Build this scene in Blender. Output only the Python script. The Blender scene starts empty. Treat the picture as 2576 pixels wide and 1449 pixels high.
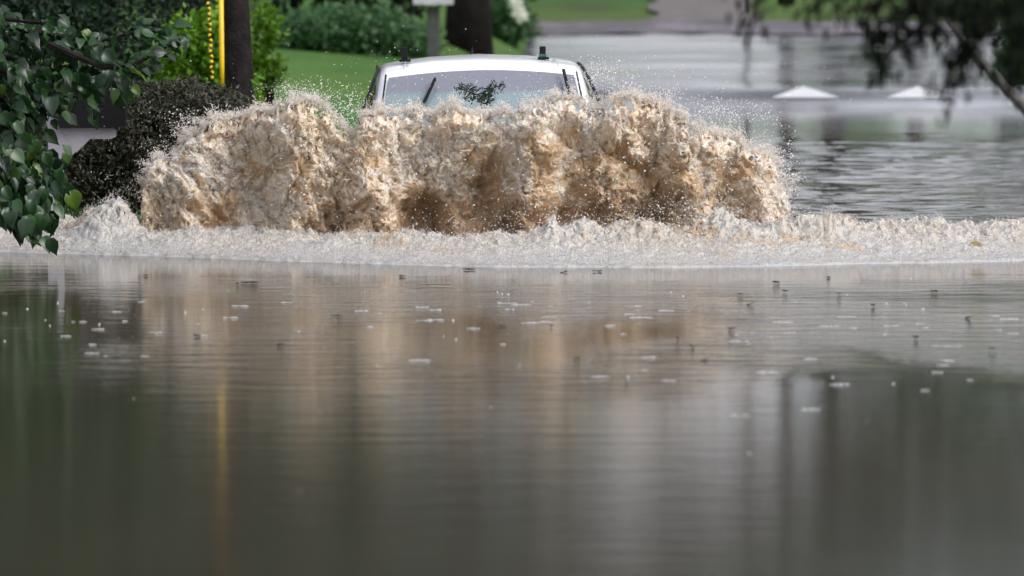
import bpy, math, random
import numpy as np
from mathutils import Vector, Matrix

rng = np.random.default_rng(7)
random.seed(7)
R = math.radians
sc = bpy.context.scene
C = sc.collection

# ------------------------------------------------------------------ camera, world, sun, exposure
CAM_H = 2.64
F = 21467.0                      # focal length in reference pixels (frame 2576 x 1449 reference pixels)
PITCH = math.atan(1024.5 / F)
cam_d = bpy.data.cameras.new('camera')
cam_d.lens = 300.0; cam_d.sensor_width = 36.0
cam_d.clip_start = 1.0; cam_d.clip_end = 5000.0
cam_d.dof.use_dof = True
cam_d.dof.focus_distance = 60.3
cam_d.dof.aperture_fstop = 3.6
cam_d.dof.aperture_blades = 0
cam = bpy.data.objects.new('camera', cam_d); C.objects.link(cam)
cam.location = (0, 0, CAM_H); cam.rotation_euler = (math.pi / 2 - PITCH, 0, 0)
sc.camera = cam

SUN_EL, SUN_AZ = R(40), R(128)   # azimuth clockwise from +Y: behind the camera on the right
world = bpy.data.worlds.new('World'); sc.world = world; world.use_nodes = True
wn, wl = world.node_tree.nodes, world.node_tree.links
wn.clear()
sky = wn.new('ShaderNodeTexSky'); sky.sky_type = 'NISHITA'; sky.sun_disc = False
sky.sun_elevation = SUN_EL; sky.sun_rotation = SUN_AZ
sky.air_density = 1.0; sky.dust_density = 6.0; sky.ozone_density = 1.5
hsv = wn.new('ShaderNodeHueSaturation'); hsv.inputs['Saturation'].default_value = 0.35; hsv.inputs['Hue'].default_value = 0.505
bg = wn.new('ShaderNodeBackground'); bg.inputs['Strength'].default_value = 0.15
wo = wn.new('ShaderNodeOutputWorld')
tint = wn.new('ShaderNodeMix'); tint.data_type = 'RGBA'; tint.blend_type = 'MULTIPLY'; tint.inputs[0].default_value = 1.0
tint.inputs[7].default_value = (.99, .995, 1.06, 1)      # cool grey of the rain cloud
wl.new(sky.outputs[0], hsv.inputs['Color']); wl.new(hsv.outputs[0], tint.inputs[6]); 
cloud = wn.new('ShaderNodeMix'); cloud.data_type = 'RGBA'; cloud.inputs[0].default_value = .55
cloud.inputs[7].default_value = (3.95, 4.0, 4.35, 1)     # even rain cloud over the clear-sky light
wl.new(tint.outputs[2], cloud.inputs[6]); wl.new(cloud.outputs[2], bg.inputs['Color'])
wl.new(bg.outputs[0], wo.inputs['Surface'])

sun_d = bpy.data.lights.new('sun', 'SUN'); sun_d.energy = 0.8; sun_d.angle = R(25); sun_d.color = (1.0, 0.96, 0.9)
sun = bpy.data.objects.new('sun', sun_d); C.objects.link(sun)
sd = Vector((math.sin(SUN_AZ) * math.cos(SUN_EL), math.cos(SUN_AZ) * math.cos(SUN_EL), math.sin(SUN_EL)))
sun.rotation_euler = sd.to_track_quat('Z', 'Y').to_euler(); sun.location = sd * 100

sc.view_settings.view_transform = 'Standard'; sc.view_settings.look = 'None'
sc.view_settings.gamma = 1.0; sc.view_settings.use_curve_mapping = False
sc.view_settings.exposure = 0.88
sc.cycles.use_denoising = True
sc.cycles.max_bounces = 8; sc.cycles.transparent_max_bounces = 8
sc.cycles.caustics_reflective = False; sc.cycles.caustics_refractive = False

# ------------------------------------------------------------------ helpers
def P(px, py, Y):
    """world point seen at reference pixel (px, py) at distance Y along the view"""
    a = (px - 1288.0) / F; b = -(py - 724.5) / F
    t = Y / (math.cos(PITCH) + b * math.sin(PITCH))
    return Vector((a * t, Y, CAM_H + t * (b * math.cos(PITCH) - math.sin(PITCH))))

def Pz(px, py, Y):
    return P(px, py, Y).z

def tag(o, label=None, cat=None, group=None, kind=None):
    if label: o['label'] = label
    if cat: o['category'] = cat
    if group: o['group'] = group
    if kind: o['kind'] = kind
    return o

def empty(name, loc, rz=0):
    o = bpy.data.objects.new(name, None); C.objects.link(o)
    o.location = loc; o.rotation_euler = (0, 0, rz); o.empty_display_size = 0.2
    return o

def mesh_np(name, V, Q=None, T=None, mats=(), parent=None, smooth=True, attrs=None, midx=None, link=True):
    """mesh object from numpy arrays: V (n,3), quads (m,4), tris (k,3)"""
    V = np.asarray(V, dtype=np.float32)
    nq = 0 if Q is None else len(Q); nt = 0 if T is None else len(T)
    loops = []
    if nq: loops.append(np.asarray(Q, dtype=np.int32).ravel())
    if nt: loops.append(np.asarray(T, dtype=np.int32).ravel())
    loops = np.concatenate(loops)
    tot = np.concatenate([np.full(nq, 4, np.int32), np.full(nt, 3, np.int32)])
    start = np.concatenate([[0], np.cumsum(tot)[:-1]]).astype(np.int32)
    me = bpy.data.meshes.new(name)
    me.vertices.add(len(V)); me.vertices.foreach_set('co', V.ravel())
    me.loops.add(len(loops)); me.loops.foreach_set('vertex_index', loops)
    me.polygons.add(nq + nt)
    me.polygons.foreach_set('loop_start', start)
    me.polygons.foreach_set('loop_total', tot)
    for m in mats: me.materials.append(m)
    if midx is not None: me.polygons.foreach_set('material_index', np.asarray(midx, dtype=np.int32))
    me.polygons.foreach_set('use_smooth', np.full(nq + nt, smooth, dtype=bool))
    me.update(calc_edges=True)
    if attrs:
        for k, a in attrs.items():
            at = me.attributes.new(k, 'FLOAT', 'POINT')
            at.data.foreach_set('value', np.asarray(a, dtype=np.float32))
    me.validate()
    o = bpy.data.objects.new(name, me)
    if link: C.objects.link(o)
    if parent is not None: o.parent = parent
    return o

class MB:
    """collects simple solids and builds ONE mesh object"""
    def __init__(s): s.v = []; s.f = []
    def add(s, vs, fs):
        n = len(s.v); s.v += [tuple(v) for v in vs]; s.f += [tuple(i + n for i in f) for f in fs]
    def box(s, c, d, rot=None, bev=0.0):
        x, y, z = d[0] / 2, d[1] / 2, d[2] / 2
        if bev <= 0:
            vs = [Vector((sx * x, sy * y, sz * z)) for sz in (-1, 1) for sx, sy in ((-1, -1), (1, -1), (1, 1), (-1, 1))]
            fs = [(0, 3, 2, 1), (4, 5, 6, 7), (0, 1, 5, 4), (1, 2, 6, 5), (2, 3, 7, 6), (3, 0, 4, 7)]
        else:
            vs = []; b = bev
            for zz, ins in ((-z, b), (-z + b, 0), (z - b, 0), (z, b)):
                X, Y = x - ins, y - ins
                bb = b * .7
                for px, py in ((-X, -Y + bb), (-X + bb, -Y), (X - bb, -Y), (X, -Y + bb), (X, Y - bb), (X - bb, Y), (-X + bb, Y), (-X, Y - bb)):
                    vs.append(Vector((px, py, zz)))
            fs = [tuple(range(7, -1, -1)), tuple(range(24, 32))]
            for r in range(3):
                for i in range(8):
                    j = (i + 1) % 8; fs.append((r * 8 + i, r * 8 + j, r * 8 + 8 + j, r * 8 + 8 + i))
        if rot is not None: vs = [rot @ v for v in vs]
        s.add([v + Vector(c) for v in vs], fs)
    def tube(s, pts, rad, n=8, cap=True):
        pts = [Vector(p) for p in pts]
        if not hasattr(rad, '__len__'): rad = [rad] * len(pts)
        base = len(s.v); ref = Vector((0.13, 0.21, 0.97))
        vs = []
        for i, p in enumerate(pts):
            t = (pts[min(i + 1, len(pts) - 1)] - pts[max(i - 1, 0)]).normalized()
            r = ref if abs(t.dot(ref)) < .9 else Vector((1, 0, 0))
            a = t.cross(r).normalized(); b = t.cross(a)
            for k in range(n):
                th = 2 * math.pi * k / n
                vs.append(p + (a * math.cos(th) + b * math.sin(th)) * rad[i])
        fs = []
        for i in range(len(pts) - 1):
            for k in range(n):
                j = (k + 1) % n
                fs.append((i * n + k, i * n + j, (i + 1) * n + j, (i + 1) * n + k))
        if cap:
            fs.append(tuple(range(n))); fs.append(tuple(range((len(pts) - 1) * n, len(pts) * n)))
        s.add(vs, fs)
    def build(s, name, mat, parent=None, smooth=False, link=True):
        me = bpy.data.meshes.new(name); me.from_pydata(s.v, [], s.f); me.validate()
        import bmesh
        b = bmesh.new(); b.from_mesh(me); bmesh.ops.recalc_face_normals(b, faces=b.faces); b.to_mesh(me); b.free()
        me.materials.append(mat)
        if smooth:
            for p in me.polygons: p.use_smooth = True
        o = bpy.data.objects.new(name, me)
        if link: C.objects.link(o)
        if parent is not None: o.parent = parent
        return o

# ---- numpy noise
def _hash(ix, iy, iz, seed):
    h = (ix.astype(np.int64) * 374761393 + iy.astype(np.int64) * 668265263 + iz.astype(np.int64) * 2147483647 + seed * 974711) & 0xFFFFFFFF
    h = ((h ^ (h >> 13)) * 1274126177) & 0xFFFFFFFF
    h = ((h ^ (h >> 16)) * 2246822519) & 0xFFFFFFFF
    return (h ^ (h >> 15)) & 0xFFFFFFFF

def perlin(x, y, z, seed=0):
    x = np.asarray(x, float); y = np.asarray(y, float) + 0 * x; z = np.asarray(z, float) + 0 * x
    x0, y0, z0 = np.floor(x), np.floor(y), np.floor(z)
    fx, fy, fz = x - x0, y - y0, z - z0
    u, v, w = (t * t * t * (t * (t * 6 - 15) + 10) for t in (fx, fy, fz))
    out = 0
    for dx in (0, 1):
        wx = u if dx else 1 - u
        for dy in (0, 1):
            wy = v if dy else 1 - v
            for dz in (0, 1):
                wz = w if dz else 1 - w
                h = _hash(x0 + dx, y0 + dy, z0 + dz, seed)
                gx = (h & 1023) / 511.5 - 1; gy = ((h >> 10) & 1023) / 511.5 - 1; gz = ((h >> 20) & 1023) / 511.5 - 1
                out = out + wx * wy * wz * (gx * (fx - dx) + gy * (fy - dy) + gz * (fz - dz))
    return out * 1.25

def fbm(x, y, z, oct=4, seed=0, gain=.5):
    a, s, t = 1.0, 0, 0
    for o in range(oct):
        s = s + a * perlin(x * 2 ** o, y * 2 ** o, z * 2 ** o, seed + o); t += a; a *= gain
    return s / t * 1.4

def sstep(a, b, x):
    t = np.clip((x - a) / (b - a), 0, 1); return t * t * (3 - 2 * t)

def grid_quads(nu, nv):
    i = np.arange(nu - 1)[:, None] * nv + np.arange(nv - 1)[None, :]
    return np.stack([i, i + nv, i + nv + 1, i + 1], -1).reshape(-1, 4)

# ------------------------------------------------------------------ materials
def newmat(name):
    m = bpy.data.materials.new(name); m.use_nodes = True
    nt = m.node_tree; nt.nodes.clear()
    out = nt.nodes.new('ShaderNodeOutputMaterial'); b = nt.nodes.new('ShaderNodeBsdfPrincipled')
    nt.links.new(b.outputs[0], out.inputs[0])
    return m, nt, b, out

def mix_col(nt, fac, c1, c2):
    n = nt.nodes.new('ShaderNodeMix'); n.data_type = 'RGBA'
    for sock, c in ((n.inputs[6], c1), (n.inputs[7], c2)):
        if isinstance(c, tuple): sock.default_value = (*c, 1)
        else: nt.links.new(c, sock)
    if isinstance(fac, (int, float)): n.inputs[0].default_value = fac
    else: nt.links.new(fac, n.inputs[0])
    return n.outputs[2]

def noise_n(nt, scale, detail=4, rough=.5, vec=None, mapping=None, coord='Object'):
    tc = nt.nodes.new('ShaderNodeTexCoord')
    src = tc.outputs[coord]
    if mapping:
        mp = nt.nodes.new('ShaderNodeMapping'); mp.inputs['Scale'].default_value = mapping
        nt.links.new(src, mp.inputs[0]); src = mp.outputs[0]
    n = nt.nodes.new('ShaderNodeTexNoise'); n.inputs['Scale'].default_value = scale
    n.inputs['Detail'].default_value = detail; n.inputs['Roughness'].default_value = rough
    nt.links.new(src, n.inputs['Vector'])
    return n.outputs['Fac']

def ramp(nt, fac, a, b, lo=0.0, hi=1.0):
    n = nt.nodes.new('ShaderNodeMapRange'); n.interpolation_type = 'SMOOTHSTEP'
    n.inputs[1].default_value = a; n.inputs[2].default_value = b
    n.inputs[3].default_value = lo; n.inputs[4].default_value = hi
    nt.links.new(fac, n.inputs[0]); return n.outputs[0]

def math_n(nt, op, a, b=None):
    n = nt.nodes.new('ShaderNodeMath'); n.operation = op
    for i, v in enumerate((a, b)):
        if v is None: continue
        if isinstance(v, (int, float)): n.inputs[i].default_value = v
        else: nt.links.new(v, n.inputs[i])
    return n.outputs[0]

def bump(nt, b, height, strength=.3, dist=.02):
    n = nt.nodes.new('ShaderNodeBump'); n.inputs['Strength'].default_value = strength; n.inputs['Distance'].default_value = dist
    nt.links.new(height, n.inputs['Height']); nt.links.new(n.outputs[0], b.inputs['Normal']); return n

def simple(name, c1, c2=None, scale=6, rough=.6, bstr=0, bscale=40, metal=0, spec=None, coat=0):
    m, nt, b, out = newmat(name)
    if c2 is not None:
        f = ramp(nt, noise_n(nt, scale, 5, .6), .35, .65)
        nt.links.new(mix_col(nt, f, c1, c2), b.inputs['Base Color'])
    else: b.inputs['Base Color'].default_value = (*c1, 1)
    b.inputs['Roughness'].default_value = rough; b.inputs['Metallic'].default_value = metal
    if spec is not None: b.inputs['Specular IOR Level'].default_value = spec
    if coat: b.inputs['Coat Weight'].default_value = coat; b.inputs['Coat Roughness'].default_value = .05
    if bstr: bump(nt, b, noise_n(nt, bscale, 4), bstr, .02)
    return m

def leaf_mat(name, c1, c2, c3=None, rough=.42, trans=.35):
    m, nt, b, out = newmat(name)
    at = nt.nodes.new('ShaderNodeAttribute'); at.attribute_name = 'tint'
    col = mix_col(nt, ramp(nt, at.outputs['Fac'], 0, .85), c1, c2)
    if c3: col = mix_col(nt, ramp(nt, at.outputs['Fac'], .9, 1.0), col, c3)
    nt.links.new(col, b.inputs['Base Color']); b.inputs['Roughness'].default_value = rough
    tr = nt.nodes.new('ShaderNodeBsdfTranslucent'); nt.links.new(col, tr.inputs[0])
    mx = nt.nodes.new('ShaderNodeMixShader'); mx.inputs[0].default_value = trans
    nt.links.new(b.outputs[0], mx.inputs[1]); nt.links.new(tr.outputs[0], mx.inputs[2])
    nt.links.new(mx.outputs[0], out.inputs[0])
    return m

M = {}
M['near_leaf'] = leaf_mat('broad_wet_leaf', (.008, .026, .013), (.030, .085, .024), (.09, .16, .016), rough=.33, trans=.30)
M['dark_leaf'] = leaf_mat('dark_leaf', (.006, .017, .010), (.018, .045, .022), (.07, .09, .02), trans=.2)
M['hedge_leaf'] = leaf_mat('hedge_leaf', (.022, .025, .015), (.062, .062, .038), (.14, .10, .065), rough=.5, trans=.12)
M['bright_leaf'] = leaf_mat('bright_leaf', (.07, .19, .012), (.17, .33, .02), (.34, .38, .03), trans=.4)
M['bush_leaf'] = leaf_mat('bush_leaf', (.038, .10, .035), (.075, .18, .060), (.20, .25, .10), trans=.3)
M['far_leaf'] = leaf_mat('far_leaf', (.016, .032, .014), (.035, .065, .025), None, trans=.25)
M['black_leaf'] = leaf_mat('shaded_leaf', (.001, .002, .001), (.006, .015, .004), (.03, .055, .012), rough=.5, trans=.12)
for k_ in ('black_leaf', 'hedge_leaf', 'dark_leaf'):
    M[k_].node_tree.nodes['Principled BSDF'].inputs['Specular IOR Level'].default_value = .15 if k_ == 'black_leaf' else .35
M['flower'] = simple('white_petal', (.7, .72, .62), (.5, .55, .42), 20, .6)
M['bark'] = simple('dark_bark', (.006, .0045, .0045), (.016, .012, .011), 9, .85, .8, 30, spec=.2)
M['bark_grey'] = simple('grey_bark', (.10, .095, .09), (.20, .19, .18), 6, .8, .5, 20)
M['post_grey'] = simple('green_grey_post', (.045, .052, .05), (.07, .075, .07), 8, .7)
M['yellow'] = simple('yellow_plastic', (.85, .55, .01), (.75, .45, .01), 3, .4)
M['white_paint'] = simple('white_wood_paint', (.30, .29, .33), (.24, .23, .26), 4, .5, .1, 30)
M['black_metal'] = simple('black_box_metal', (.004, .004, .005), (.008, .008, .010), 5, .6, spec=.15)
M['white_board'] = simple('white_board', (.52, .52, .53), (.42, .42, .44), 3, .5)
M['car_paint'] = simple('white_car_paint', (.78, .79, .82), None, rough=.28, coat=.6)
M['black_trim'] = simple('black_rubber_trim', (.005, .005, .006), None, rough=.6, spec=.2)
M['tyre'] = simple('tyre_rubber', (.012, .012, .012), None, rough=.8)
M['rim'] = simple('alloy_rim', (.45, .45, .46), None, rough=.3, metal=1)
M['strap'] = simple('green_strap', (.01, .09, .06), (.02, .14, .10), 60, .6)
M['lamp_glass'] = simple('headlamp_glass', (.55, .57, .6), None, rough=.08)
M['tail_red'] = simple('tail_lamp_red', (.4, .01, .01), None, rough=.15)
M['grille'] = simple('dark_grille', (.015, .015, .017), None, rough=.35)
M['litter'] = simple('dark_leaf_litter', (.014, .011, .007), (.035, .025, .012), 40, .4)
M['litter_pale'] = simple('pale_leaf', (.35, .28, .10), (.25, .2, .08), 30, .5)

# ------------------------------------------------------------------ ground and road
def shore_left(Y):
    return np.interp(Y, [0, 45, 60, 63, 66, 80, 92, 105, 136, 140, 900], [-8, -7.5, -6, -4.4, -2.0, -1.7, -1.0, -.3, 0.0, -5, -60])
def ground_z(X, Y):
    X = np.asarray(X, float); Y = np.asarray(Y, float)
    z = np.interp(Y, [-50, 85, 94, 100, 137, 160, 200, 270, 600, 1500], [-.6, -.55, -.25, .0, .30, .85, 2.2, 5.5, 18, 40])
    d = shore_left(Y) - X
    bank = np.where(Y < 84, .42, np.interp(Y, [80, 84, 92, 105, 120, 140], [.38, .30, .26, .42, .72, .95]))
    z = np.where(Y < 139, z + (np.maximum(bank, z) - z) * sstep(-.5, .9, d) + np.interp(Y, [84, 95], [.02, .085]) * np.clip(d - 1, 0, 5), z)
    xr = np.interp(Y, [0, 60, 90, 110, 140, 200], [9, 8, 6.3, 6.6, 8, 20])
    z = np.where(Y < 139, z + .9 * sstep(0, 2.5, X - xr) + .05 * np.clip(X - xr - 2, 0, 40), z)
    z = z + .05 * perlin(X * .35, Y * .2, 0, 5) * (Y > 101)
    return z

xs = np.concatenate([np.linspace(-500, -40, 24), np.linspace(-36, -7, 30), np.linspace(-6.8, 12, 150), np.linspace(12.5, 40, 30), np.linspace(46, 500, 24)])
ys = np.concatenate([np.linspace(-40, 50, 12), np.linspace(52, 190, 190), np.linspace(195, 300, 30), np.linspace(320, 1500, 30)])
GX, GY = np.meshgrid(xs, ys, indexing='ij')
GZ = ground_z(GX, GY)
def lawn_material():
    m, nt, b, out = newmat('wet_lawn')
    n1 = noise_n(nt, 1.2, 5, .6, mapping=(1, .5, 1)); n2 = noise_n(nt, 30, 3)
    c = mix_col(nt, ramp(nt, n1, .35, .65), (.042, .115, .022), (.068, .165, .035))
    c = mix_col(nt, ramp(nt, n2, .4, .7, 0, .45), c, (.018, .05, .015))
    mud = noise_n(nt, .23, 4, .6, mapping=(1, .35, 1))
    c = mix_col(nt, ramp(nt, mud, .54, .66, 0, .75), c, (.045, .055, .035))
    tcY = nt.nodes.new('ShaderNodeTexCoord'); sY = nt.nodes.new('ShaderNodeSeparateXYZ'); nt.links.new(tcY.outputs['Object'], sY.inputs[0])
    yy = math_n(nt, 'ADD', sY.outputs[1], math_n(nt, 'MULTIPLY', noise_n(nt, .5, 3, .5), 14))
    c = mix_col(nt, math_n(nt, 'MULTIPLY', ramp(nt, yy, 143, 146), ramp(nt, yy, 149, 155, .85, 0)), c, (.045, .036, .030))
    c = mix_col(nt, ramp(nt, noise_n(nt, .11, 3, .6), .42, .6, 0, .6), c, (.095, .165, .030))
    nt.links.new(c, b.inputs['Base Color']); b.inputs['Roughness'].default_value = .8
    b.inputs['Specular IOR Level'].default_value = .15
    bump(nt, b, n2, .6, .05)
    return m
ground = mesh_np('ground', np.stack([GX.ravel(), GY.ravel(), GZ.ravel()], 1), grid_quads(len(xs), len(ys)), mats=[lawn_material()])
tag(ground, 'wet green lawn and banks around the flooded road', kind='structure')

def road_material():
    m, nt, b, out = newmat('wet_asphalt')
    big = noise_n(nt, .55, 4, .6, mapping=(.45, .55, 1)); fine = noise_n(nt, 60, 3)
    c = mix_col(nt, ramp(nt, big, .4, .6), (.040, .041, .047), (.075, .075, .085))
    c = mix_col(nt, ramp(nt, fine, .3, .7, 0, .35), c, (.11, .11, .11))
    nt.links.new(c, b.inputs['Base Color'])
    nt.links.new(ramp(nt, big, .40, .60, .36, .10), b.inputs['Roughness'])
    b.inputs['Specular IOR Level'].default_value = 1.0; b.inputs['Coat Weight'].default_value = .55; b.inputs['Coat Roughness'].default_value = .12
    bump(nt, b, fine, .12, .01)
    return m
rx = np.linspace(-1.5, 10, 70); ry = np.linspace(90, 131, 120)
RX, RY = np.meshgrid(rx, ry, indexing='ij')
hump = .17 * np.exp(-((RY - 101.2) / .9) ** 2) * sstep(.9, 1.6, RX) * (1 - sstep(5.4, 6, RX))
def road_z(X, Y):
    h = .17 * np.exp(-((Y - 101.2) / .9) ** 2)
    return np.interp(Y, [-50, 85, 94, 100, 137, 160], [-.6, -.55, -.25, .0, .30, .85]) + h + .05 * perlin(X * .35, Y * .2, 0, 5) * (Y > 101) + .03
XL = np.maximum(RX, shore_left(RY) - .1)
mr = road_material()
road = mesh_np('road', np.stack([XL.ravel(), RY.ravel(), road_z(XL, RY).ravel()], 1), grid_quads(len(rx), len(ry)), mats=[mr])
tag(road, 'wet asphalt road rising out of the flood', kind='structure')

# gravel verge between road and far lawn, driveway beyond
def gravel_material():
    m, nt, b, out = newmat('wet_gravel')
    n = noise_n(nt, 9, 5, .7); n2 = noise_n(nt, 1.1, 3, .5, mapping=(1, .4, 1))
    c = mix_col(nt, ramp(nt, n, .35, .65), (.05, .045, .05), (.26, .22, .25))
    c = mix_col(nt, ramp(nt, n2, .40, .60, 0, .8), c, (.05, .045, .05))
    nt.links.new(c, b.inputs['Base Color']); b.inputs['Roughness'].default_value = .5
    bump(nt, b, n, .8, .05); return m
vx = np.linspace(0.1, 12, 60); vy = np.linspace(130.9, 138, 24)
VX, VY = np.meshgrid(vx, vy, indexing='ij')
tag(mesh_np('gravel', np.stack([VX.ravel(), VY.ravel(), (ground_z(VX, VY) + .05 + .05 * fbm(VX * 2, VY * 2, 0, 3, 3)).ravel()], 1), grid_quads(60, 24), mats=[gravel_material()]),
    'pinkish grey gravel verge along the far side of the road', kind='structure')
dx = np.linspace(0, 1, 12); dy = np.linspace(138.05, 215, 60)
DX, DY = np.meshgrid(dx, dy, indexing='ij')
DXX = (2.3 + (DY - 138) * .012) + DX * 1.7 + .35 * perlin(DX * 0 + 1, DY * .35, 2, 300) + (DX - .5) * .6 * perlin(DX * 2, DY * .5, 2, 301)
tag(mesh_np('driveway', np.stack([DXX.ravel(), DY.ravel(), (ground_z(DXX, DY) + .05).ravel()], 1), grid_quads(12, 60), mats=[simple('driveway_gravel', (.09, .08, .075), (.16, .135, .13), 3, .7, .3, 20)]),
    'pale driveway climbing the far lawn', kind='structure')

# white speed hump triangles
tri = empty('speed_hump_marking', (0, 0, 0)); C.objects.unlink(tri); bpy.data.objects.remove(tri)
for cx, lab in ((2022, 'white triangular road marking on the speed hump, the one in full view'), (2308, 'white triangular road marking on the speed hump, behind the hanging twig')):
    c = P(cx, 245, 101.0).x
    n = 14; rows = 12; V = []; Q = []
    for i in range(rows):
        t = i / (rows - 1); y = 100.25 + t * 1.0
        pyr = (CAM_H - float(road_z(np.array(c), np.array(y)))) / y * F - 300; hw = .40 * min(1, max(0, (pyr - 219) / 28)) + .01
        for j in range(n):
            x = c + (j / (n - 1) * 2 - 1) * hw
            V.append((x, y, float(road_z(np.array(x), np.array(y))) + .008))
    o = mesh_np('road_marking', V, grid_quads(rows, n), mats=[simple('marking_paint', (.80, .80, .80), (.7, .7, .7), 5, .5)])
    tag(o, lab, 'road marking', 'white triangles on the speed hump')

# ------------------------------------------------------------------ flood water
def water_material():
    m, nt, b, out = newmat('muddy_flood_water')
    tc = nt.nodes.new('ShaderNodeTexCoord')
    sep = nt.nodes.new('ShaderNodeSeparateXYZ'); nt.links.new(tc.outputs['Object'], sep.inputs[0])
    X, Y = sep.outputs[0], sep.outputs[1]
    b.inputs['Base Color'].default_value = (.070, .058, .036, 1)
    murk = noise_n(nt, .25, 3, .5, mapping=(1, .3, 1))
    nt.links.new(mix_col(nt, ramp(nt, murk, .4, .6), (.028, .027, .012), (.044, .035, .019)), b.inputs['Base Color'])
    b.inputs['IOR'].default_value = 1.33
    # chop behind the vehicle, calmer near the far shore, light ripples in front
    behind = math_n(nt, 'MULTIPLY', ramp(nt, Y, 59.5, 62.5), ramp(nt, Y, 87, 93, 1, 0))
    edge_n = noise_n(nt, .12, 2, .5, mapping=(1, .6, 1))
    patch = ramp(nt, noise_n(nt, .35, 3, .5, mapping=(1, .25, 1)), .38, .62)
    rt = ramp(nt, X, -.3, 2.6)
    zone = math_n(nt, 'MULTIPLY', ramp(nt, Y, 42, 50), ramp(nt, Y, 54.5, 57, 1, 0))
    fr = math_n(nt, 'ADD', math_n(nt, 'MULTIPLY', math_n(nt, 'MULTIPLY', patch, zone), math_n(nt, 'ADD', math_n(nt, 'MULTIPLY', rt, .9), .12)), .020)
    amp = math_n(nt, 'ADD', math_n(nt, 'MULTIPLY', behind, .055), math_n(nt, 'MULTIPLY', fr, math_n(nt, 'SUBTRACT', 1.0, behind)))
    r1 = noise_n(nt, 3.2, 3, .55, mapping=(.55, 1.0, 1)); r2 = noise_n(nt, 14, 3, .6, mapping=(.5, 1.0, 1))
    h = math_n(nt, 'MULTIPLY', math_n(nt, 'ADD', math_n(nt, 'MULTIPLY', r1, 1.0), math_n(nt, 'MULTIPLY', r2, .28)), amp)
    bp = nt.nodes.new('ShaderNodeBump'); bp.inputs['Strength'].default_value = 1.0; bp.inputs['Distance'].default_value = .11
    nt.links.new(h, bp.inputs['Height']); nt.links.new(bp.outputs[0], b.inputs['Normal'])
    nt.links.new(math_n(nt, 'ADD', math_n(nt, 'MULTIPLY', behind, -.02), ramp(nt, Y, 36, 52, .11, .065)), b.inputs['Roughness'])
    return m
wx = np.concatenate([np.linspace(-60, -7, 20), np.linspace(-6.5, 8, 260), np.linspace(8.5, 60, 20)]); wy = np.concatenate([np.linspace(-40, 25, 10), np.linspace(27, 58, 60), np.linspace(58.06, 98, 800), np.linspace(98.5, 104, 12)])
WX, WY = np.meshgrid(wx, wy, indexing='ij')
_wx = WX + .3 * perlin(WX * .7, WY * .5, 0, 8)
WZ = .024 * fbm(_wx * .9, WY * 1.7, 0, 3, 9, .55) + .030 * (1 - 2 * np.abs(perlin(_wx * .55, WY * 1.0, 3, 10))) + .011 * perlin(_wx * 2.4, WY * 4.2, 1, 12)
WZ = 1.05 * WZ * (.65 + .9 * perlin(WX * .25, WY * .12, 7, 11)) * sstep(60.5, 63, WY) * (1 - sstep(85, 92, WY))
water = mesh_np('water', np.stack([WX.ravel(), WY.ravel(), WZ.ravel()], 1), grid_quads(len(wx), len(wy)), mats=[water_material()])
tag(water, 'muddy brown flood water over the road', kind='structure')

# ------------------------------------------------------------------ splash
def froth_material(name, w1=(.82, .74, .64), w2=(.78, .61, .42)):
    m, nt, b, out = newmat(name)
    at = nt.nodes.new('ShaderNodeAttribute'); at.attribute_name = 'froth'
    at2 = nt.nodes.new('ShaderNodeAttribute'); at2.attribute_name = 'tint'
    mud = mix_col(nt, at2.outputs['Fac'], (.58, .42, .26), (.22, .145, .085))
    white = mix_col(nt, at2.outputs['Fac'], w1, w2)
    fine = noise_n(nt, 55, 4, .65)
    f = math_n(nt, 'ADD', at.outputs['Fac'], ramp(nt, fine, .3, .7, -.09, .09))
    fcl = ramp(nt, f, .15, .95)
    col = mix_col(nt, fcl, mud, white)
    nt.links.new(col, b.inputs['Base Color'])
    b.inputs['Roughness'].default_value = .16
    b.inputs['IOR'].default_value = 1.4
    b.inputs['Subsurface Weight'].default_value = .75; b.inputs['Subsurface Radius'].default_value = (1.0, .62, .35); b.inputs['Subsurface Scale'].default_value = .06
    tr = nt.nodes.new('ShaderNodeBsdfTranslucent'); nt.links.new(col, tr.inputs[0])
    mx = nt.nodes.new('ShaderNodeMixShader'); mx.inputs[0].default_value = .12
    nt.links.new(b.outputs[0], mx.inputs[1]); nt.links.new(tr.outputs[0], mx.inputs[2]); nt.links.new(mx.outputs[0], out.inputs[0])
    fb = noise_n(nt, 120, 3, .6)
    bp = bump(nt, b, fb, .35, .01)
    return m
def strand_material(name, c1, c2):
    m, nt, b, out = newmat(name)
    at2 = nt.nodes.new('ShaderNodeAttribute'); at2.attribute_name = 'tint'
    nt.links.new(mix_col(nt, at2.outputs['Fac'], c1, c2), b.inputs['Base Color'])
    b.inputs['Roughness'].default_value = .08; b.inputs['IOR'].default_value = 1.5
    tr = nt.nodes.new('ShaderNodeBsdfTransparent')
    mx = nt.nodes.new('ShaderNodeMixShader'); mx.inputs[0].default_value = .45
    nt.links.new(b.outputs[0], mx.inputs[1]); nt.links.new(tr.outputs[0], mx.inputs[2]); nt.links.new(mx.outputs[0], out.inputs[0])
    return m
M['froth'] = froth_material('muddy_froth'); M['strand'] = strand_material('splash_strand_water', (.95, .92, .89), (.84, .66, .45)); M['foam'] = froth_material('white_foam', (.49, .487, .475), (.56, .49, .39)); M['foam_strand'] = strand_material('foam_strand_water', (.62, .61, .61), (.58, .50, .40))

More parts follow.
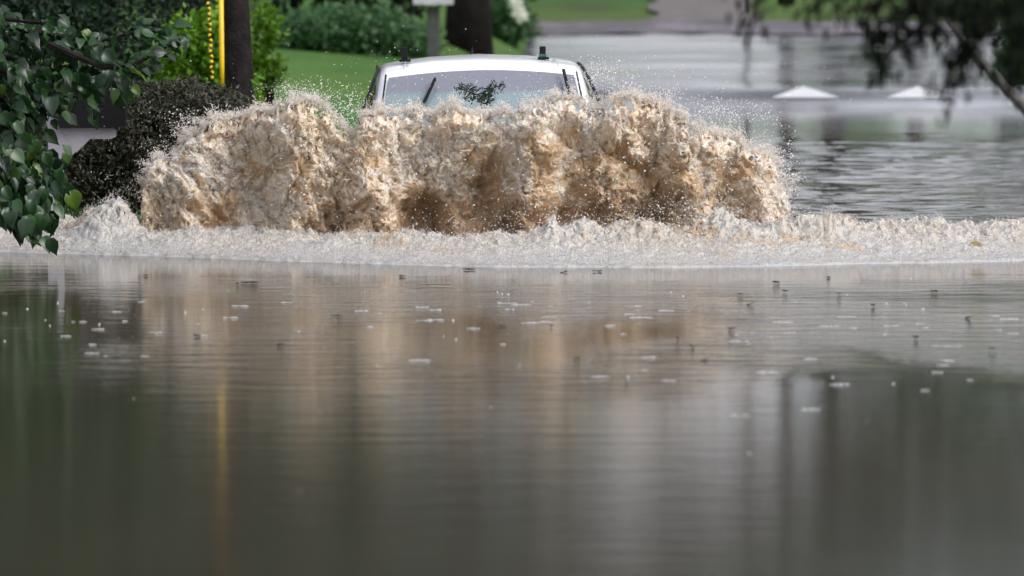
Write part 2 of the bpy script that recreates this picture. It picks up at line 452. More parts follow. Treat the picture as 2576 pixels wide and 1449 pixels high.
def strands(base, nrm, length, rad, rs, curl=2.2):
    """little curled water filaments: triangular tubes, returns V, Q"""
    n = len(base); seg = 4
    d = rs.normal(size=(n, 3)); d /= np.linalg.norm(d, axis=1)[:, None]
    d = d + nrm * .5; d /= np.linalg.norm(d, axis=1)[:, None]
    k = rs.normal(size=(n, 3)); s = np.cross(d, k); s /= np.linalg.norm(s, axis=1)[:, None]
    c = rs.uniform(-curl, curl, n)
    L = length * rs.uniform(.4, 1.5, n); rr = rad * rs.uniform(.5, 1.4, n)
    ts = np.linspace(0, 1, seg)
    P_ = []
    up = np.cross(d, s)
    for i, t in enumerate(ts):
        a = c * t; aa = np.where(np.abs(c) < .05, .05, c)
        p = base + d * (L * np.sin(a) / aa)[:, None] + s * (L * (1 - np.cos(a)) / aa)[:, None]
        w = rr * (1 - .75 * abs(t * 2 - 1) ** 2)
        for q in range(3):
            th = 2 * math.pi * q / 3
            P_.append(p + (s * math.cos(th) + up * math.sin(th)) * w[:, None])
    V = np.stack(P_, 1).reshape(-1, 3)           # n, seg*3
    f = []
    for i in range(seg - 1):
        for q in range(3):
            r = (q + 1) % 3
            f.append((i * 3 + q, i * 3 + r, i * 3 + 3 + r, i * 3 + 3 + q))
    f = np.array(f)
    Q = (np.arange(n)[:, None, None] * (seg * 3) + f[None]).reshape(-1, 4)
    return V, Q, seg * 3

_ph = (1 + 5 ** .5) / 2
ICO = np.array([(-1, _ph, 0), (1, _ph, 0), (-1, -_ph, 0), (1, -_ph, 0), (0, -1, _ph), (0, 1, _ph), (0, -1, -_ph), (0, 1, -_ph), (_ph, 0, -1), (_ph, 0, 1), (-_ph, 0, -1), (-_ph, 0, 1)]) / math.sqrt(1 + _ph * _ph)
ICF = np.array([(0, 11, 5), (0, 5, 1), (0, 1, 7), (0, 7, 10), (0, 10, 11), (1, 5, 9), (5, 11, 4), (11, 10, 2), (10, 7, 6), (7, 1, 8), (3, 9, 4), (3, 4, 2), (3, 2, 6), (3, 6, 8), (3, 8, 9), (4, 9, 5), (2, 4, 11), (6, 2, 10), (8, 6, 7), (9, 8, 1)])
def drops(c, r, rs):
    n = len(c); sc_ = rs.uniform(.6, 1.5, (n, 1, 3))
    V = (c[:, None, :] + ICO[None] * r[:, None, None] * sc_).reshape(-1, 3)
    T = (np.arange(n)[:, None, None] * 12 + ICF[None]).reshape(-1, 3)
    return V, T

# crest outline of the main splash (reference pixels)
CREST = [(352, 500), (358, 450), (372, 412), (385, 378), (400, 370), (425, 384), (436, 352), (455, 325), (480, 304), (520, 290), (560, 280), (600, 264), (640, 258), (690, 262),
         (725, 240), (765, 226), (800, 226), (830, 250), (850, 285), (872, 305), (895, 300), (915, 262), (950, 243), (1000, 243), (1040, 248), (1080, 258), (1120, 262), (1160, 258), (1210, 272), (1235, 270),
         (1260, 256), (1300, 246), (1340, 226), (1390, 212), (1430, 226), (1470, 247), (1500, 262), (1518, 256), (1540, 236), (1580, 232), (1640, 236), (1680, 246), (1720, 266), (1760, 290),
         (1810, 302), (1850, 320), (1890, 352), (1930, 378), (1955, 400), (1968, 435), (1985, 475), (1992, 530)]
CREST = np.array(CREST, float)
def plan_y(px):                        # distance of the splash face
    t = (px - 1230) / 800.0
    return 60.55 + .55 * t * t + .12 * np.sin(px * .013) + .10 * np.sin(px * .031 + 1)

def build_splash():
    NU, NV, NB = 1360, 380, 60
    px = np.linspace(352, 1992, NU)
    crest_py = np.interp(px, CREST[:, 0], CREST[:, 1])
    Yp = plan_y(px)
    Xp = (px - 1288) / F * Yp
    Zc = CAM_H - (crest_py + 300) / F * Yp - .06
    Zc = Zc + .06 * perlin(Xp * 4, 0, 3, 21) + .09 * (np.abs(perlin(Xp * 3.1, 0, 8, 24)) - .25) + .07 * np.abs(perlin(Xp * 11, 0, 3, 22)) + .05 * np.maximum(0, perlin(Xp * 34, 0, 3, 23))
    v = np.linspace(0, 1, NV)
    U, Vv = np.meshgrid(np.arange(NU), v, indexing='ij')
    pxg = px[U]; X0 = Xp[U]; Zt = Zc[U]; Yb = Yp[U]
    zb = -.03
    Z0 = zb + (Zt - zb) * Vv
    # overhang: crest thrown towards the camera, stronger on the right half
    oh = np.interp(px, [352, 500, 900, 1050, 1300, 1700, 1850, 1992], [.02, .08, .10, .22, .38, .34, .16, .02])[U]
    Y0 = Yb - oh * (sstep(.10, .86, Vv) - .25) + .25 * sstep(.9, 1.0, Vv) * (1 - .5 * oh)
    Y0 -= .22 * np.exp(-((Vv - .0) / .16) ** 2)
    # masks. brown smooth water versus froth
    wX = X0 + .15 * perlin(X0 * 3, Z0 * 3, 0, 71); wZ = Z0 + .15 * perlin(X0 * 3, Z0 * 3, 5, 72)
    fm = fbm(wX * 3.2, wZ * 2.5, 0, 4, 31)
    fm2 = fbm(wX * 12, wZ * 8.0, 3, 3, 37)
    side = np.interp(px, [352, 1000, 1250, 1800, 1992], [0.06, .04, -.14, -.08, .15])[U]
    froth = sstep(-.42, .50, fm * .95 + fm2 * .55 + side + .04 + .55 * (Vv - .42) + .35 * sstep(.82, .98, Vv) + .25 * sstep(.12, .0, Vv))
    edge = np.minimum(U, NU - 1 - U) / NU
    froth = np.maximum(froth, sstep(.05, 0, edge) * .9)
    fine = .30 + .9 * froth
    # displacement
    w1 = X0 + .10 * perlin(X0 * 2.2, Z0 * 2.2, 1, 41); w2 = Z0 + .10 * perlin(X0 * 2.2, Z0 * 2.2, 2, 42)
    big = np.abs(perlin(w1 * 1.9, w2 * 1.25, 0, 43)) * 2 - .45
    med = np.abs(perlin(w1 * 5.2, w2 * 3.6, 4, 44)) * 2 - .5
    sm = np.abs(perlin(w1 * 13, w2 * 10, 7, 45)) * 2 - .5
    taper = sstep(0, .07, edge)
    d = taper * (.24 * big + .11 * med) + .055 * sm * (.5 + froth * .5)
    s1, s2 = X0 + .02 * perlin(X0 * 12, Z0 * 12, 3, 51), Z0 + .02 * perlin(X0 * 12, Z0 * 12, 9, 52)
    rid = 1 - np.abs(perlin(s1 * 30, s2 * 26, 2, 53)) * 3.2
    rid2 = 1 - np.abs(perlin(s1 * 62, s2 * 55, 6, 54)) * 3.2
    d = d + fine * (.018 * rid + .008 * rid2)
    dirz = .30 * Vv
    X = X0 + .035 * med * taper + fine * (.020 * perlin(s1 * 22, s2 * 22, 1, 55) + .007 * perlin(s1 * 55, s2 * 55, 1, 56))
    Z = Z0 + d * dirz * .8 + fine * (.026 * perlin(s1 * 20, s2 * 20, 5, 57) + .008 * perlin(s1 * 55, s2 * 55, 8, 58)) * sstep(0, .06, Vv)
    Y = Y0 - d
    froth = np.clip(froth + .10 * (rid - .35) * (.4 + froth) + .03 * rid2, 0, 1)
    tint = np.clip(.5 + 1.1 * fbm(X0 * 1.9, Z0 * 1.4, 6, 3, 61) - .75 * (Vv - .50), 0, 1)
    # back face, joined at the crest
    vb = np.linspace(0, 1, NB + 1)[1:]
    Ub, Vb = np.meshgrid(np.arange(NU), vb, indexing='ij')
    zcr = Z[:, -1]; ycr = Y[:, -1]; xcr = X[:, -1]
    Zb = zcr[Ub] * (1 - Vb) ** 1.2 - .05 * Vb
    Yb2 = ycr[Ub] + .10 * Vb + .45 * Vb ** 1.5 + .05 * perlin(xcr[Ub] * 6, Zb * 6, 20, 81) * (Vb > .05)
    Xb = xcr[Ub] + .02 * perlin(xcr[Ub] * 9, Zb * 9, 22, 82) * (Vb > .05)
    Xa = np.concatenate([X, Xb], 1); Ya = np.concatenate([Y, Yb2], 1); Za = np.concatenate([Z, Zb], 1)
    fr = np.concatenate([froth, np.full(Xb.shape, .7)], 1); ti = np.concatenate([tint, np.full(Xb.shape, .4)], 1)
    V = np.stack([Xa.ravel(), Ya.ravel(), Za.ravel()], 1)
    Q = grid_quads(NU, NV + NB)
    # lace holes, mostly towards the crest and the ends
    hv = np.concatenate([Vv, 1 - Vb * .9], 1); he = np.concatenate([edge, np.minimum(Ub, NU - 1 - Ub) / NU], 1)
    hn = np.abs(perlin(Xa * 17, Za * 17, Ya * 3, 201)) * 1.5 + .6 * perlin(Xa * 45, Za * 45, Ya * 10, 202) + .5 * perlin(Xa * 2.5, Za * 2.5, Ya, 203)
    thr = 1.05 - .75 * sstep(.80, 1.0, hv) - .45 * sstep(.04, 0, he)
    hole = (hn > thr)[:-1, :-1].ravel()
    Q = Q[~hole]
    # strands thrown off the front face
    rs = np.random.default_rng(5)
    N = 62000
    iu = rs.integers(2, NU - 2, N); iv = (rs.random(N) ** .8 * (NV - 2)).astype(int)
    pr = .05 + .8 * froth[iu, iv] ** 1.3
    keep = rs.random(N) < pr
    iu, iv = iu[keep], iv[keep]
    base = np.stack([X[iu, iv], Y[iu, iv], Z[iu, iv]], 1)
    nrm = np.tile(np.array([0, -.8, .6]), (len(iu), 1))
    base = base + nrm * rs.uniform(-.010, .012, (len(iu), 1))
    SV, SQ, k = strands(base, nrm, .017 * np.where(rs.random(len(base)) < .08, 3.4, 1), .0027 * np.where(rs.random(len(base)) < .10, 1.7, 1), rs, 4.2)
    st = np.repeat(np.clip(tint[iu, iv] * .7 + .12 + rs.normal(0, .3, len(iu)), 0, 1), k)
    # ragged crest strands and loops
    N2 = 9000
    iu = rs.integers(1, NU - 1, N2)
    hgt = rs.exponential(.012, N2) * (.3 + 5.0 * np.abs(perlin(Xp[iu] * 4, 1, 1, 91)) + 3 * np.abs(perlin(Xp[iu] * 17, 1, 1, 92)))
    b2 = np.stack([X[iu, -1] + rs.normal(0, .012, N2), Y[iu, -1] + rs.normal(0, .06, N2), Z[iu, -1] - .01 + hgt], 1)
    # side edges: throw outwards instead of upwards
    n2 = np.tile(np.array([0, -.3, .25]), (N2, 1))
    S2, Q2, k = strands(b2, n2, .028, .0030, rs, 3.6)
    st2 = np.repeat(rs.uniform(0, .5, N2), k)
    # ballistic jets: fans of ligaments leaving the crest
    jb = []; jn = []; jl = []
    for j in range(210):
        k0 = rs.integers(4, NU - 4); reach = rs.gamma(2.0, .035); side_ = (k0 / NU - .5) * 1.6 + rs.normal(0, .5)
        dv = np.array([side_, -.25 + rs.normal(0, .2), 1.0]); dv /= np.linalg.norm(dv)
        o_ = np.array([X[k0, -1], Y[k0, -1] + rs.normal(0, .05), Z[k0, -1] - .015]); n_ = int(26 + reach * 500)
        t_ = rs.random(n_) ** 1.3
        pt = o_ + dv * (reach * t_)[:, None] + rs.normal(0, 1, (n_, 3)) * (.004 + .10 * reach * t_)[:, None]
        pt[:, 2] -= .35 * reach * t_ ** 2
        jb.append(pt); jn.append(np.tile(dv * .7, (n_, 1))); jl.append(.030 * (1.25 - t_))
    jb = np.concatenate(jb); jn = np.concatenate(jn); jl = np.concatenate(jl)
    S3, Q3, k = strands(jb, jn, jl, .0026, rs, 3.4)
    S2 = np.concatenate([S2, S3]); Q2 = np.concatenate([Q2, Q3 + len(S2) - len(S3)]); st2 = np.concatenate([st2, np.repeat(rs.uniform(0, .4, len(jb)), k)])
    nV = len(V); nS = len(SV)
    Vall = np.concatenate([V, SV, S2]); Qall = np.concatenate([Q, SQ + nV, Q2 + nV + nS])
    frA = np.concatenate([fr.ravel(), np.ones(nS + len(S2))]); tiA = np.concatenate([ti.ravel(), st, st2])
    mi = np.concatenate([np.zeros(len(Q)), np.ones(len(SQ) + len(Q2))])
    o = mesh_np('splash', Vall, Qall, mats=[M['froth'], M['strand']], attrs={'froth': frA, 'tint': tiA}, midx=mi)
    tag(o, 'tall wall of muddy brown and white splashing water in front of the vehicle', 'splash', kind='stuff')
    return X, Y, Z, Xp
SX, SY, SZ, SXP = build_splash()

FRONT = np.array([(-400, 632), (0, 635), (200, 640), (500, 650), (900, 664), (1300, 674), (1600, 675), (1900, 672), (2200, 665), (2576, 657), (3000, 650)], float)
def build_foam():
    NU, NV = 1500, 260
    xw = np.linspace(-4.9, 5.3, NU)
    pxx = 1288 + xw / 59.5 * F
    fy = np.interp(pxx, FRONT[:, 0], FRONT[:, 1])
    Yf = CAM_H * F / (fy + 300) + .10 * perlin(xw * 1.1, 0, 0, 101) + .07 * perlin(xw * 4, 0, 0, 102) + .04 * perlin(xw * 14, 0, 0, 103)
    depth = np.interp(pxx, [-400, 200, 500, 1800, 2100, 2576, 3200], [2.3, 2.2, 1.9, 2.2, 3.3, 3.4, 2.5])
    v = np.linspace(0, 1, NV) ** 1.25
    U, V = np.meshgrid(np.arange(NU), v, indexing='ij')
    X = xw[U] + 0 * V; Y = Yf[U] + depth[U] * V
    s = Y - Yf[U]
    env = .022 * sstep(0, .10, s) + .050 * sstep(.05, .9, s) + .075 * sstep(.6, 1.7, s)
    env *= 1 - sstep(.72, 1.0, V)
    endt = sstep(-4.9, -4.2, X) * (1 - sstep(4.4, 5.3, X))
    def gb(px, Yc, rx_, ry_, h):
        xc = (px - 1288) / F * Yc
        return h * np.exp(-((X - xc) / rx_) ** 2 - ((Y - Yc) / ry_) ** 2)
    extra = gb(262, 61.0, .17, .30, .20) + gb(225, 60.9, .10, .22, .05) + gb(315, 61.1, .12, .25, .14) + gb(150, 61.0, .25, .35, .06) + gb(430, 60.6, .35, .3, .06)
    extra += gb(1388, 59.6, .045, .10, .12) + gb(1360, 59.65, .12, .15, .06) + gb(1440, 59.7, .14, .15, .07) + gb(1745, 59.9, .12, .22, .07) + gb(1820, 59.9, .10, .22, .07) + gb(1880, 60, .25, .3, .05)
    extra += gb(2060, 60.4, .35, .4, .06) + gb(2300, 60.6, .4, .4, .05) + gb(900, 59.7, .5, .2, .03) + gb(1600, 59.7, .3, .2, .06)
    lump = np.abs(perlin(X * 2.4, Y * 2.0, 0, 111)) * 2; l2 = np.abs(perlin(X * 6, Y * 5, 0, 112)) * 2; l3 = np.abs(perlin(X * 15, Y * 13, 0, 113)) * 2
    l4 = 1 - 3 * np.abs(perlin(X * 34, Y * 30, 0, 114)); l5 = perlin(X * 75, Y * 60, 0, 115)
    rise = sstep(0, .14, s)
    act = np.clip((env + extra) / .12, .15, 1.6)
    Z = (env + extra) * (.80 + .28 * lump + .12 * l2) + rise * act * (.018 * l2 + .022 * l3 + .013 * l4 + .009 * l5)
    # thin broken tail at the back on the right
    Z = Z * endt - .012 - .03 * sstep(.93, 1, V) - .03 * (1 - endt)
    Z += .004 * sstep(0, .02, s)
    X2 = X + rise * act * (.022 * perlin(X * 20, Y * 20, 3, 116) + .012 * perlin(X * 50, Z * 50, 3, 117))
    Y2 = Y + rise * act * .03 * perlin(X * 16, Z * 16, 3, 118)
    fbr = fbm(X * 1.6, Y * 1.3, 0, 3, 121) + .4 * fbm(X * 7, Y * 6, 0, 3, 124)
    froth = np.clip(.93 - .55 * sstep(.12, .50, fbr) * sstep(.15, .6, s) + .1 * l4, 0, 1)
    tint = np.clip(.14 + .5 * fbm(X * 1.3, Y, 0, 3, 131) + .25 * sstep(.2, 1.2, s), 0, 1)
    Vt = np.stack([X2.ravel(), Y2.ravel(), Z.ravel()], 1); Q = grid_quads(NU, NV)
    rs = np.random.default_rng(11)
    N = 70000
    iu = rs.integers(2, NU - 2, N); iv = (rs.random(N) ** .9 * (NV * .92)).astype(int)
    base = np.stack([X2[iu, iv], Y2[iu, iv], Z[iu, iv]], 1)
    ok = base[:, 2] > .004; base = base[ok]; iu, iv = iu[ok], iv[ok]
    nrm = np.tile(np.array([0, -.4, .9]), (len(base), 1))
    bigh = sstep(.12, .3, base[:, 2])
    base = base + nrm * (rs.uniform(-.004, .012, len(base)) + bigh * rs.exponential(.02, len(base)))[:, None]
    SV, SQ, k = strands(base, nrm, .022, .0030, rs)
    st = np.repeat(np.clip(rs.normal(.15, .15, len(base)), 0, 1), k)
    Vall = np.concatenate([Vt, SV]); Qall = np.concatenate([Q, SQ + len(Vt)])
    mi = np.concatenate([np.zeros(len(Q)), np.ones(len(SQ))])
    o = mesh_np('foam', Vall, Qall, mats=[M['foam'], M['foam_strand']], attrs={'froth': np.concatenate([froth.ravel(), np.ones(len(SV))]), 'tint': np.concatenate([tint.ravel(), st])}, midx=mi)
    tag(o, 'low roll of white churning foam running along the flood in front of the splash', 'foam', kind='stuff')
build_foam()

def build_spray():
    rs = np.random.default_rng(17)
    pts = []; rad = []
    def cloud(px, py, sx, sy, n, r=.0032, Y=60.6, sY=.5):
        x = rs.normal(px, sx, n); y = rs.normal(py, sy, n); YY = rs.normal(Y, sY, n)
        for a, b, c_ in zip(x, y, YY):
            p = P(a, b, c_)
            if p.z > .01: pts.append(p); rad.append(r * rs.uniform(.35, 1.2) if rs.random() > .06 else r * rs.uniform(1.2, 1.9))
    # along the whole crest
    for i in range(2600):
        k = rs.integers(0, SX.shape[0])
        h = rs.exponential(.03) * (.2 + 3.2 * abs(float(perlin(SXP[k] * 3, 5, 1, 93))))
        pts.append(Vector((SX[k, -1] + rs.normal(0, .03), SY[k, -1] + rs.normal(0, .2), SZ[k, -1] + h))); rad.append(.0030 * rs.uniform(.35, 1.3))
    cloud(760, 232, 45, 16, 500); cloud(880, 265, 28, 30, 500); cloud(1500, 185, 32, 22, 420); cloud(1560, 200, 60, 30, 200)
    cloud(1820, 280, 55, 18, 380); cloud(1780, 266, 40, 15, 160); cloud(1900, 305, 50, 25, 220); cloud(1670, 235, 30, 12, 300)
    cloud(1990, 440, 14, 50, 220); cloud(2000, 560, 40, 20, 200); cloud(1400, 560, 200, 25, 900, Y=59.3, sY=.1); cloud(1750, 530, 90, 22, 700, Y=59.5, sY=.1)
    cloud(400, 380, 25, 16, 150); cloud(470, 300, 30, 14, 180); cloud(330, 480, 22, 12, 90, r=.0024); cloud(270, 445, 40, 10, 70, r=.0024, Y=61)
    cloud(1180, 200, 330, 60, 500, r=.003, sY=1.0); cloud(400, 350, 140, 90, 120, r=.0024); cloud(1900, 200, 250, 80, 250, r=.003)
    # bigger flung drops in front of the face and at the foot
    for i in range(900):
        k = rs.integers(0, SX.shape[0]); v_ = int(rs.random() ** .7 * (SX.shape[1] - 1))
        pts.append(Vector((SX[k, v_] + rs.normal(0, .02), SY[k, v_] - abs(rs.normal(.06, .05)), SZ[k, v_] + rs.normal(0, .02)))); rad.append(.0034 * rs.uniform(.7, 2.2))
    V, T = drops(np.array([tuple(p) for p in pts]), np.array(rad), rs)
    o = mesh_np('spray', V, None, T, mats=[M['strand']], attrs={'tint': np.zeros(len(V)) + .05})
    tag(o, 'fine droplets thrown above the crest of the splash', 'spray', kind='stuff')
build_spray()

# ------------------------------------------------------------------ the vehicle
def build_car():
    root = empty('car', (0, 0, 0))
    cy = 61.35
    root.location = (P(1234, 150, 64).x, cy, -.46)
    root.rotation_euler = (0, R(-.9), R(1.2))
    tag(root, 'white sport utility vehicle ploughing head on through the flood, roof and windscreen showing', 'car')
    def arr(secs, name, mat, closed_ends=True, parent=root, smooth=True):
        n = len(secs[0]); V = [p for s in secs for p in s]; Q = []
        for i in range(len(secs) - 1):
            for j in range(n - 1):
                Q.append((i * n + j, i * n + j + 1, (i + 1) * n + j + 1, (i + 1) * n + j))
        o = mesh_np(name, V, Q, mats=[mat], parent=parent, smooth=smooth)
        return o
    # lower body: half sections mirrored. station y, half width, belt z, top crown z, sill z
    st = [(0.00, .66, .60, .66, .42), (.05, .80, .66, .74, .34), (.18, .90, .84, .94, .30), (.45, .95, .96, 1.03, .28), (.9, .965, 1.02, 1.10, .28), (1.30, .97, 1.06, 1.15, .28),
          (2.0, .975, 1.08, 1.14, .28), (3.0, .975, 1.09, 1.14, .28), (4.0, .97, 1.10, 1.15, .28), (4.6, .95, 1.10, 1.15, .32), (4.82, .90, 1.06, 1.10, .36), (4.9, .80, .98, 1.02, .42)]
    secs = []
    for y, w, zb, zc, zs in st:
        half = [(0, zs), (w * .80, zs), (w * .95, zs + .06), (w, zs + .2), (w * 1.0, zs + (zb - zs) * .55), (w * .985, zb - .06), (w * .95, zb), (w * .82, zb + (zc - zb) * .45), (w * .5, zb + (zc - zb) * .85), (0, zc)]
        ring = [(x, y, z) for x, z in half] + [(-x, y, z) for x, z in half[::-1][1:]]
        secs.append(ring)
    body = arr(secs, 'body', M['car_paint'])
    # end caps
    m = MB()
    for s in (secs[0], secs[-1]):
        m = MB(); m.add(s[:-1], [tuple(range(len(s) - 1))]); m.build('body_end', M['car_paint'], root)
    # cabin: station y, roof half width, roof z at edge, crown z, base half width, base z
    cab = [(1.12, 0.835, 1.10, 1.135, 0.930, 1.06), (1.55, 0.780, 1.385, 1.435, 0.940, 1.07), (1.98, 0.735, 1.640, 1.695, 0.950, 1.08), (2.06, 0.730, 1.680, 1.735, 0.950, 1.08), (2.25, 0.725, 1.712, 1.772, 0.950, 1.08), (2.6, 0.725, 1.725, 1.79, 0.950, 1.08),
           (3.3, 0.725, 1.725, 1.79, 0.895, 1.09), (4.1, 0.715, 1.70, 1.765, 0.890, 1.09), (4.45, 0.695, 1.66, 1.72, 0.870, 1.09), (4.78, 0.675, 1.30, 1.34, 0.840, 1.08), (4.86, 0.655, 1.12, 1.14, 0.810, 1.07)]
    def cab_half(wt, ze, zc, wb, zb):
        return [(wb, zb), (wb + (wt - wb) * .5 + .012, zb + (ze - zb) * .5), (wt + .028, ze - .045), (wt + .012, ze - .012), (wt - .03, ze + .006), (wt * .8, ze + (zc - ze) * .38), (wt * .5, ze + (zc - ze) * .76), (0, zc)]
    secs = []
    for y, wt, ze, zc, wb, zb in cab:
        half = cab_half(wt, ze, zc, wb, zb)
        secs.append([(x, y, z) for x, z in half] + [(-x, y, z) for x, z in half[::-1][1:]])
    arr(secs, 'roof', M['car_paint'])
    # windscreen, a few mm proud of the shell
    glass, nt, b, out = newmat('sky_toned_windscreen')
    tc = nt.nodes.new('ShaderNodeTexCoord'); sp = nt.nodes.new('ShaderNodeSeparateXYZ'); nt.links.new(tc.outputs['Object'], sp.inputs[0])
    sky_band = ramp(nt, sp.outputs[2], 1.52, 1.56)
    c = mix_col(nt, sky_band, (.17, .235, .25), (.16, .168, .205))  # lilac and cyan of the reflected sky put into the glass colour
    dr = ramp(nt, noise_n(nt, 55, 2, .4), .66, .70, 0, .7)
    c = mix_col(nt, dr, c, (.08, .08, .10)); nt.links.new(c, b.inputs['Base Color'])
    b.inputs['Roughness'].default_value = .06; b.inputs['IOR'].default_value = 1.6
    M['windscreen'] = glass
    secs = []
    for k in range(9):
        t = k / 8
        y = 1.15 + (1.965 - 1.15) * t
        a = np.interp(y, [c_[0] for c_ in cab], [c_[1] for c_ in cab]); ze = np.interp(y, [c_[0] for c_ in cab], [c_[2] for c_ in cab]); zc = np.interp(y, [c_[0] for c_ in cab], [c_[3] for c_ in cab])
        row = []
        for j in range(21):
            u = -1 + 2 * j / 20; x = u * (a - .050)
            z = ze + (zc - ze) * (1 - abs(x / a) ** 1.9 * .98)
            row.append((x, y - .012, z + .012))
        secs.append(row)
    arr(secs, 'windscreen', glass)
    # black seals on both sides of the windscreen and dark side glass edge
    for s in (-1, 1):
        m = MB(); m.tube([(s * .800, 1.15, 1.135), (s * .747, 1.55, 1.415), (s * .707, 1.96, 1.672)], .0075, 6); m.build('windscreen_seal', M['black_trim'], root)
    sg = simple('dark_side_glass', (.010, .012, .014), None, rough=.05)
    for s in (-1, 1):
        for (y0, y1) in ((1.45, 2.45), (2.55, 3.5), (3.6, 4.35)):
            rows = []
            for k in range(7):
                y = y0 + (y1 - y0) * k / 6
                row = []
                I = lambda i: float(np.interp(y, [c_[0] for c_ in cab], [c_[i] for c_ in cab]))
                wt, ze, wb, zb = I(1), I(2), I(4), I(5)
                for j in range(6):
                    t = .06 + .84 * j / 5
                    # follows the shell (piecewise), 9 mm proud
                    zz = zb + (ze - .045 - zb) * t
                    tm = (zz - zb) / (ze - zb)
                    xa = wb + ((wb + (wt - wb) * .5 + .012) - wb) * min(1, tm / .5) if tm < .5 else (wb + (wt - wb) * .5 + .012) + ((wt + .028) - (wb + (wt - wb) * .5 + .012)) * (zz - (zb + (ze - zb) * .5)) / max(1e-3, (ze - .045 - (zb + (ze - zb) * .5)))
                    row.append((s * (xa + .012), y, zz))
                rows.append(row)
            arr(rows, 'side_window', sg)
        m = MB(); m.tube([(s * .955, 1.22, 1.15), (s * .915, 1.50, 1.28), (s * .878, 1.75, 1.43), (s * .795, 2.06, 1.635), (s * .763, 2.4, 1.700), (s * .763, 3.4, 1.705), (s * .750, 4.3, 1.66)], .013, 6)
        m.build('door_frame', M['black_trim'], root)
        # roof seam
        m = MB(); m.tube([(s * .575, 2.02, 1.7135), (s * .565, 2.10, 1.741), (s * .56, 2.3, 1.759), (s * .56, 4.2, 1.735)], .0035, 5); m.build('roof_seam', simple('grey_seam', (.35, .36, .4), None, rough=.5), root)
    # rack stubs
    for x, hgt, strap in ((-.565, .098, False), (.47, .088, True)):
        m = MB(); zt = 1.757
        m.box((x, 2.45, zt + hgt / 2 + .012), (.046, .05, hgt), Matrix.Rotation(R(-3 if x < 0 else 0), 3, 'Y'), .004)
        o = m.build('rack_mount', M['black_trim'], root)
        m = MB(); m.box((x + .005, 2.45, zt + .010), (.085, .10, .018), None, .004); m.build('mount_foot', M['black_trim'], o)
        if strap:
            m = MB(); m.box((x, 2.45, zt + .030), (.056, .06, .026), None, .006); m.build('strap', M['strap'], o)
    m = MB()
    m.add([(-.028, 4.05, 1.765), (-.045, 4.25, 1.762), (-.012, 4.25, 1.762), (-.028, 4.20, 1.835)], [(0, 1, 3), (1, 2, 3), (2, 0, 3), (0, 2, 1)])
    m.build('antenna', M['black_trim'], root)
    # wipers
    def wiper(p0, p1, tk):
        m = MB(); m.tube([p0, p1], [tk * 1.3, tk * .7], 6); o = m.build('wiper', M['black_trim'], root)
        d = (Vector(p1) - Vector(p0)); m = MB()
        m.box(Vector(p0) + d * .62 + Vector((.004, -.012, .004)), (.022, .014, d.length * .72), d.to_track_quat('Z', 'Y').to_matrix(), .002)
        m.build('wiper_blade', M['black_trim'], o)
    wiper((-.58, 1.20, 1.19), (-.345, 1.80, 1.655 - .01), .015)
    wiper((.66, 1.50, 1.41), (.603, 1.90, 1.705 - .01), .009)
    # lights, grille, mirrors, wheels, bumper, plate-less front
    for s in (-1, 1):
        m = MB(); m.box((s * .70, .10, .76), (.36, .16, .15), Matrix.Rotation(s * R(18), 3, 'Z'), .03); m.build('headlight', M['lamp_glass'], root)
        m = MB(); m.box((s * .80, 4.84, 1.0), (.22, .10, .34), None, .03); m.build('tail_light', M['tail_red'], root)
        m = MB(); m.box((s * 1.07, 1.55, 1.13), (.20, .12, .15), None, .035); o = m.build('side_mirror', M['car_paint'], root)
        m = MB(); m.box((s * .95, 1.57, 1.09), (.14, .05, .04), None, .01); m.build('mirror_arm', M['black_trim'], o)
    m = MB(); m.box((0, .01, .70), (.92, .10, .18), None, .03)
    m.build('grille', M['grille'], root)
    m = MB(); m.box((0, .0, .47), (1.7, .20, .22), None, .05); m.build('bumper', M['car_paint'], root)
    for s in (-1, 1):
        for y in (.92, 3.95):
            m = MB(); n = 28
            prof = [(-.11, .30), (-.11, .355), (-.08, .375), (.08, .375), (.11, .355), (.11, .30)]
            vs = []; fs = []
            for i in range(n):
                th = 2 * math.pi * i / n
                for px_, r_ in prof: vs.append((s * .86 + px_, y + r_ * math.cos(th), .375 + r_ * math.sin(th)))
            for i in range(n):
                for j in range(6):
                    fs.append((i * 6 + j, i * 6 + (j + 1) % 6, ((i + 1) % n) * 6 + (j + 1) % 6, ((i + 1) % n) * 6 + j))
            m.add(vs, fs); w = empty('wheel', (0, 0, 0)); w.parent = root
            m.build('tyre', M['tyre'], w, True)
            m = MB(); m.tube([(s * .90, y, .375), (s * .955, y, .375)], [.06, .05], 12)
            for k in range(6):
                th = 2 * math.pi * k / 6
                m.tube([(s * .93, y + .04 * math.cos(th), .375 + .04 * math.sin(th)), (s * .95, y + .30 * math.cos(th), .375 + .30 * math.sin(th))], [.03, .022], 6)
            m.build('rim', M['rim'], w, True)
    return root
car = build_car()

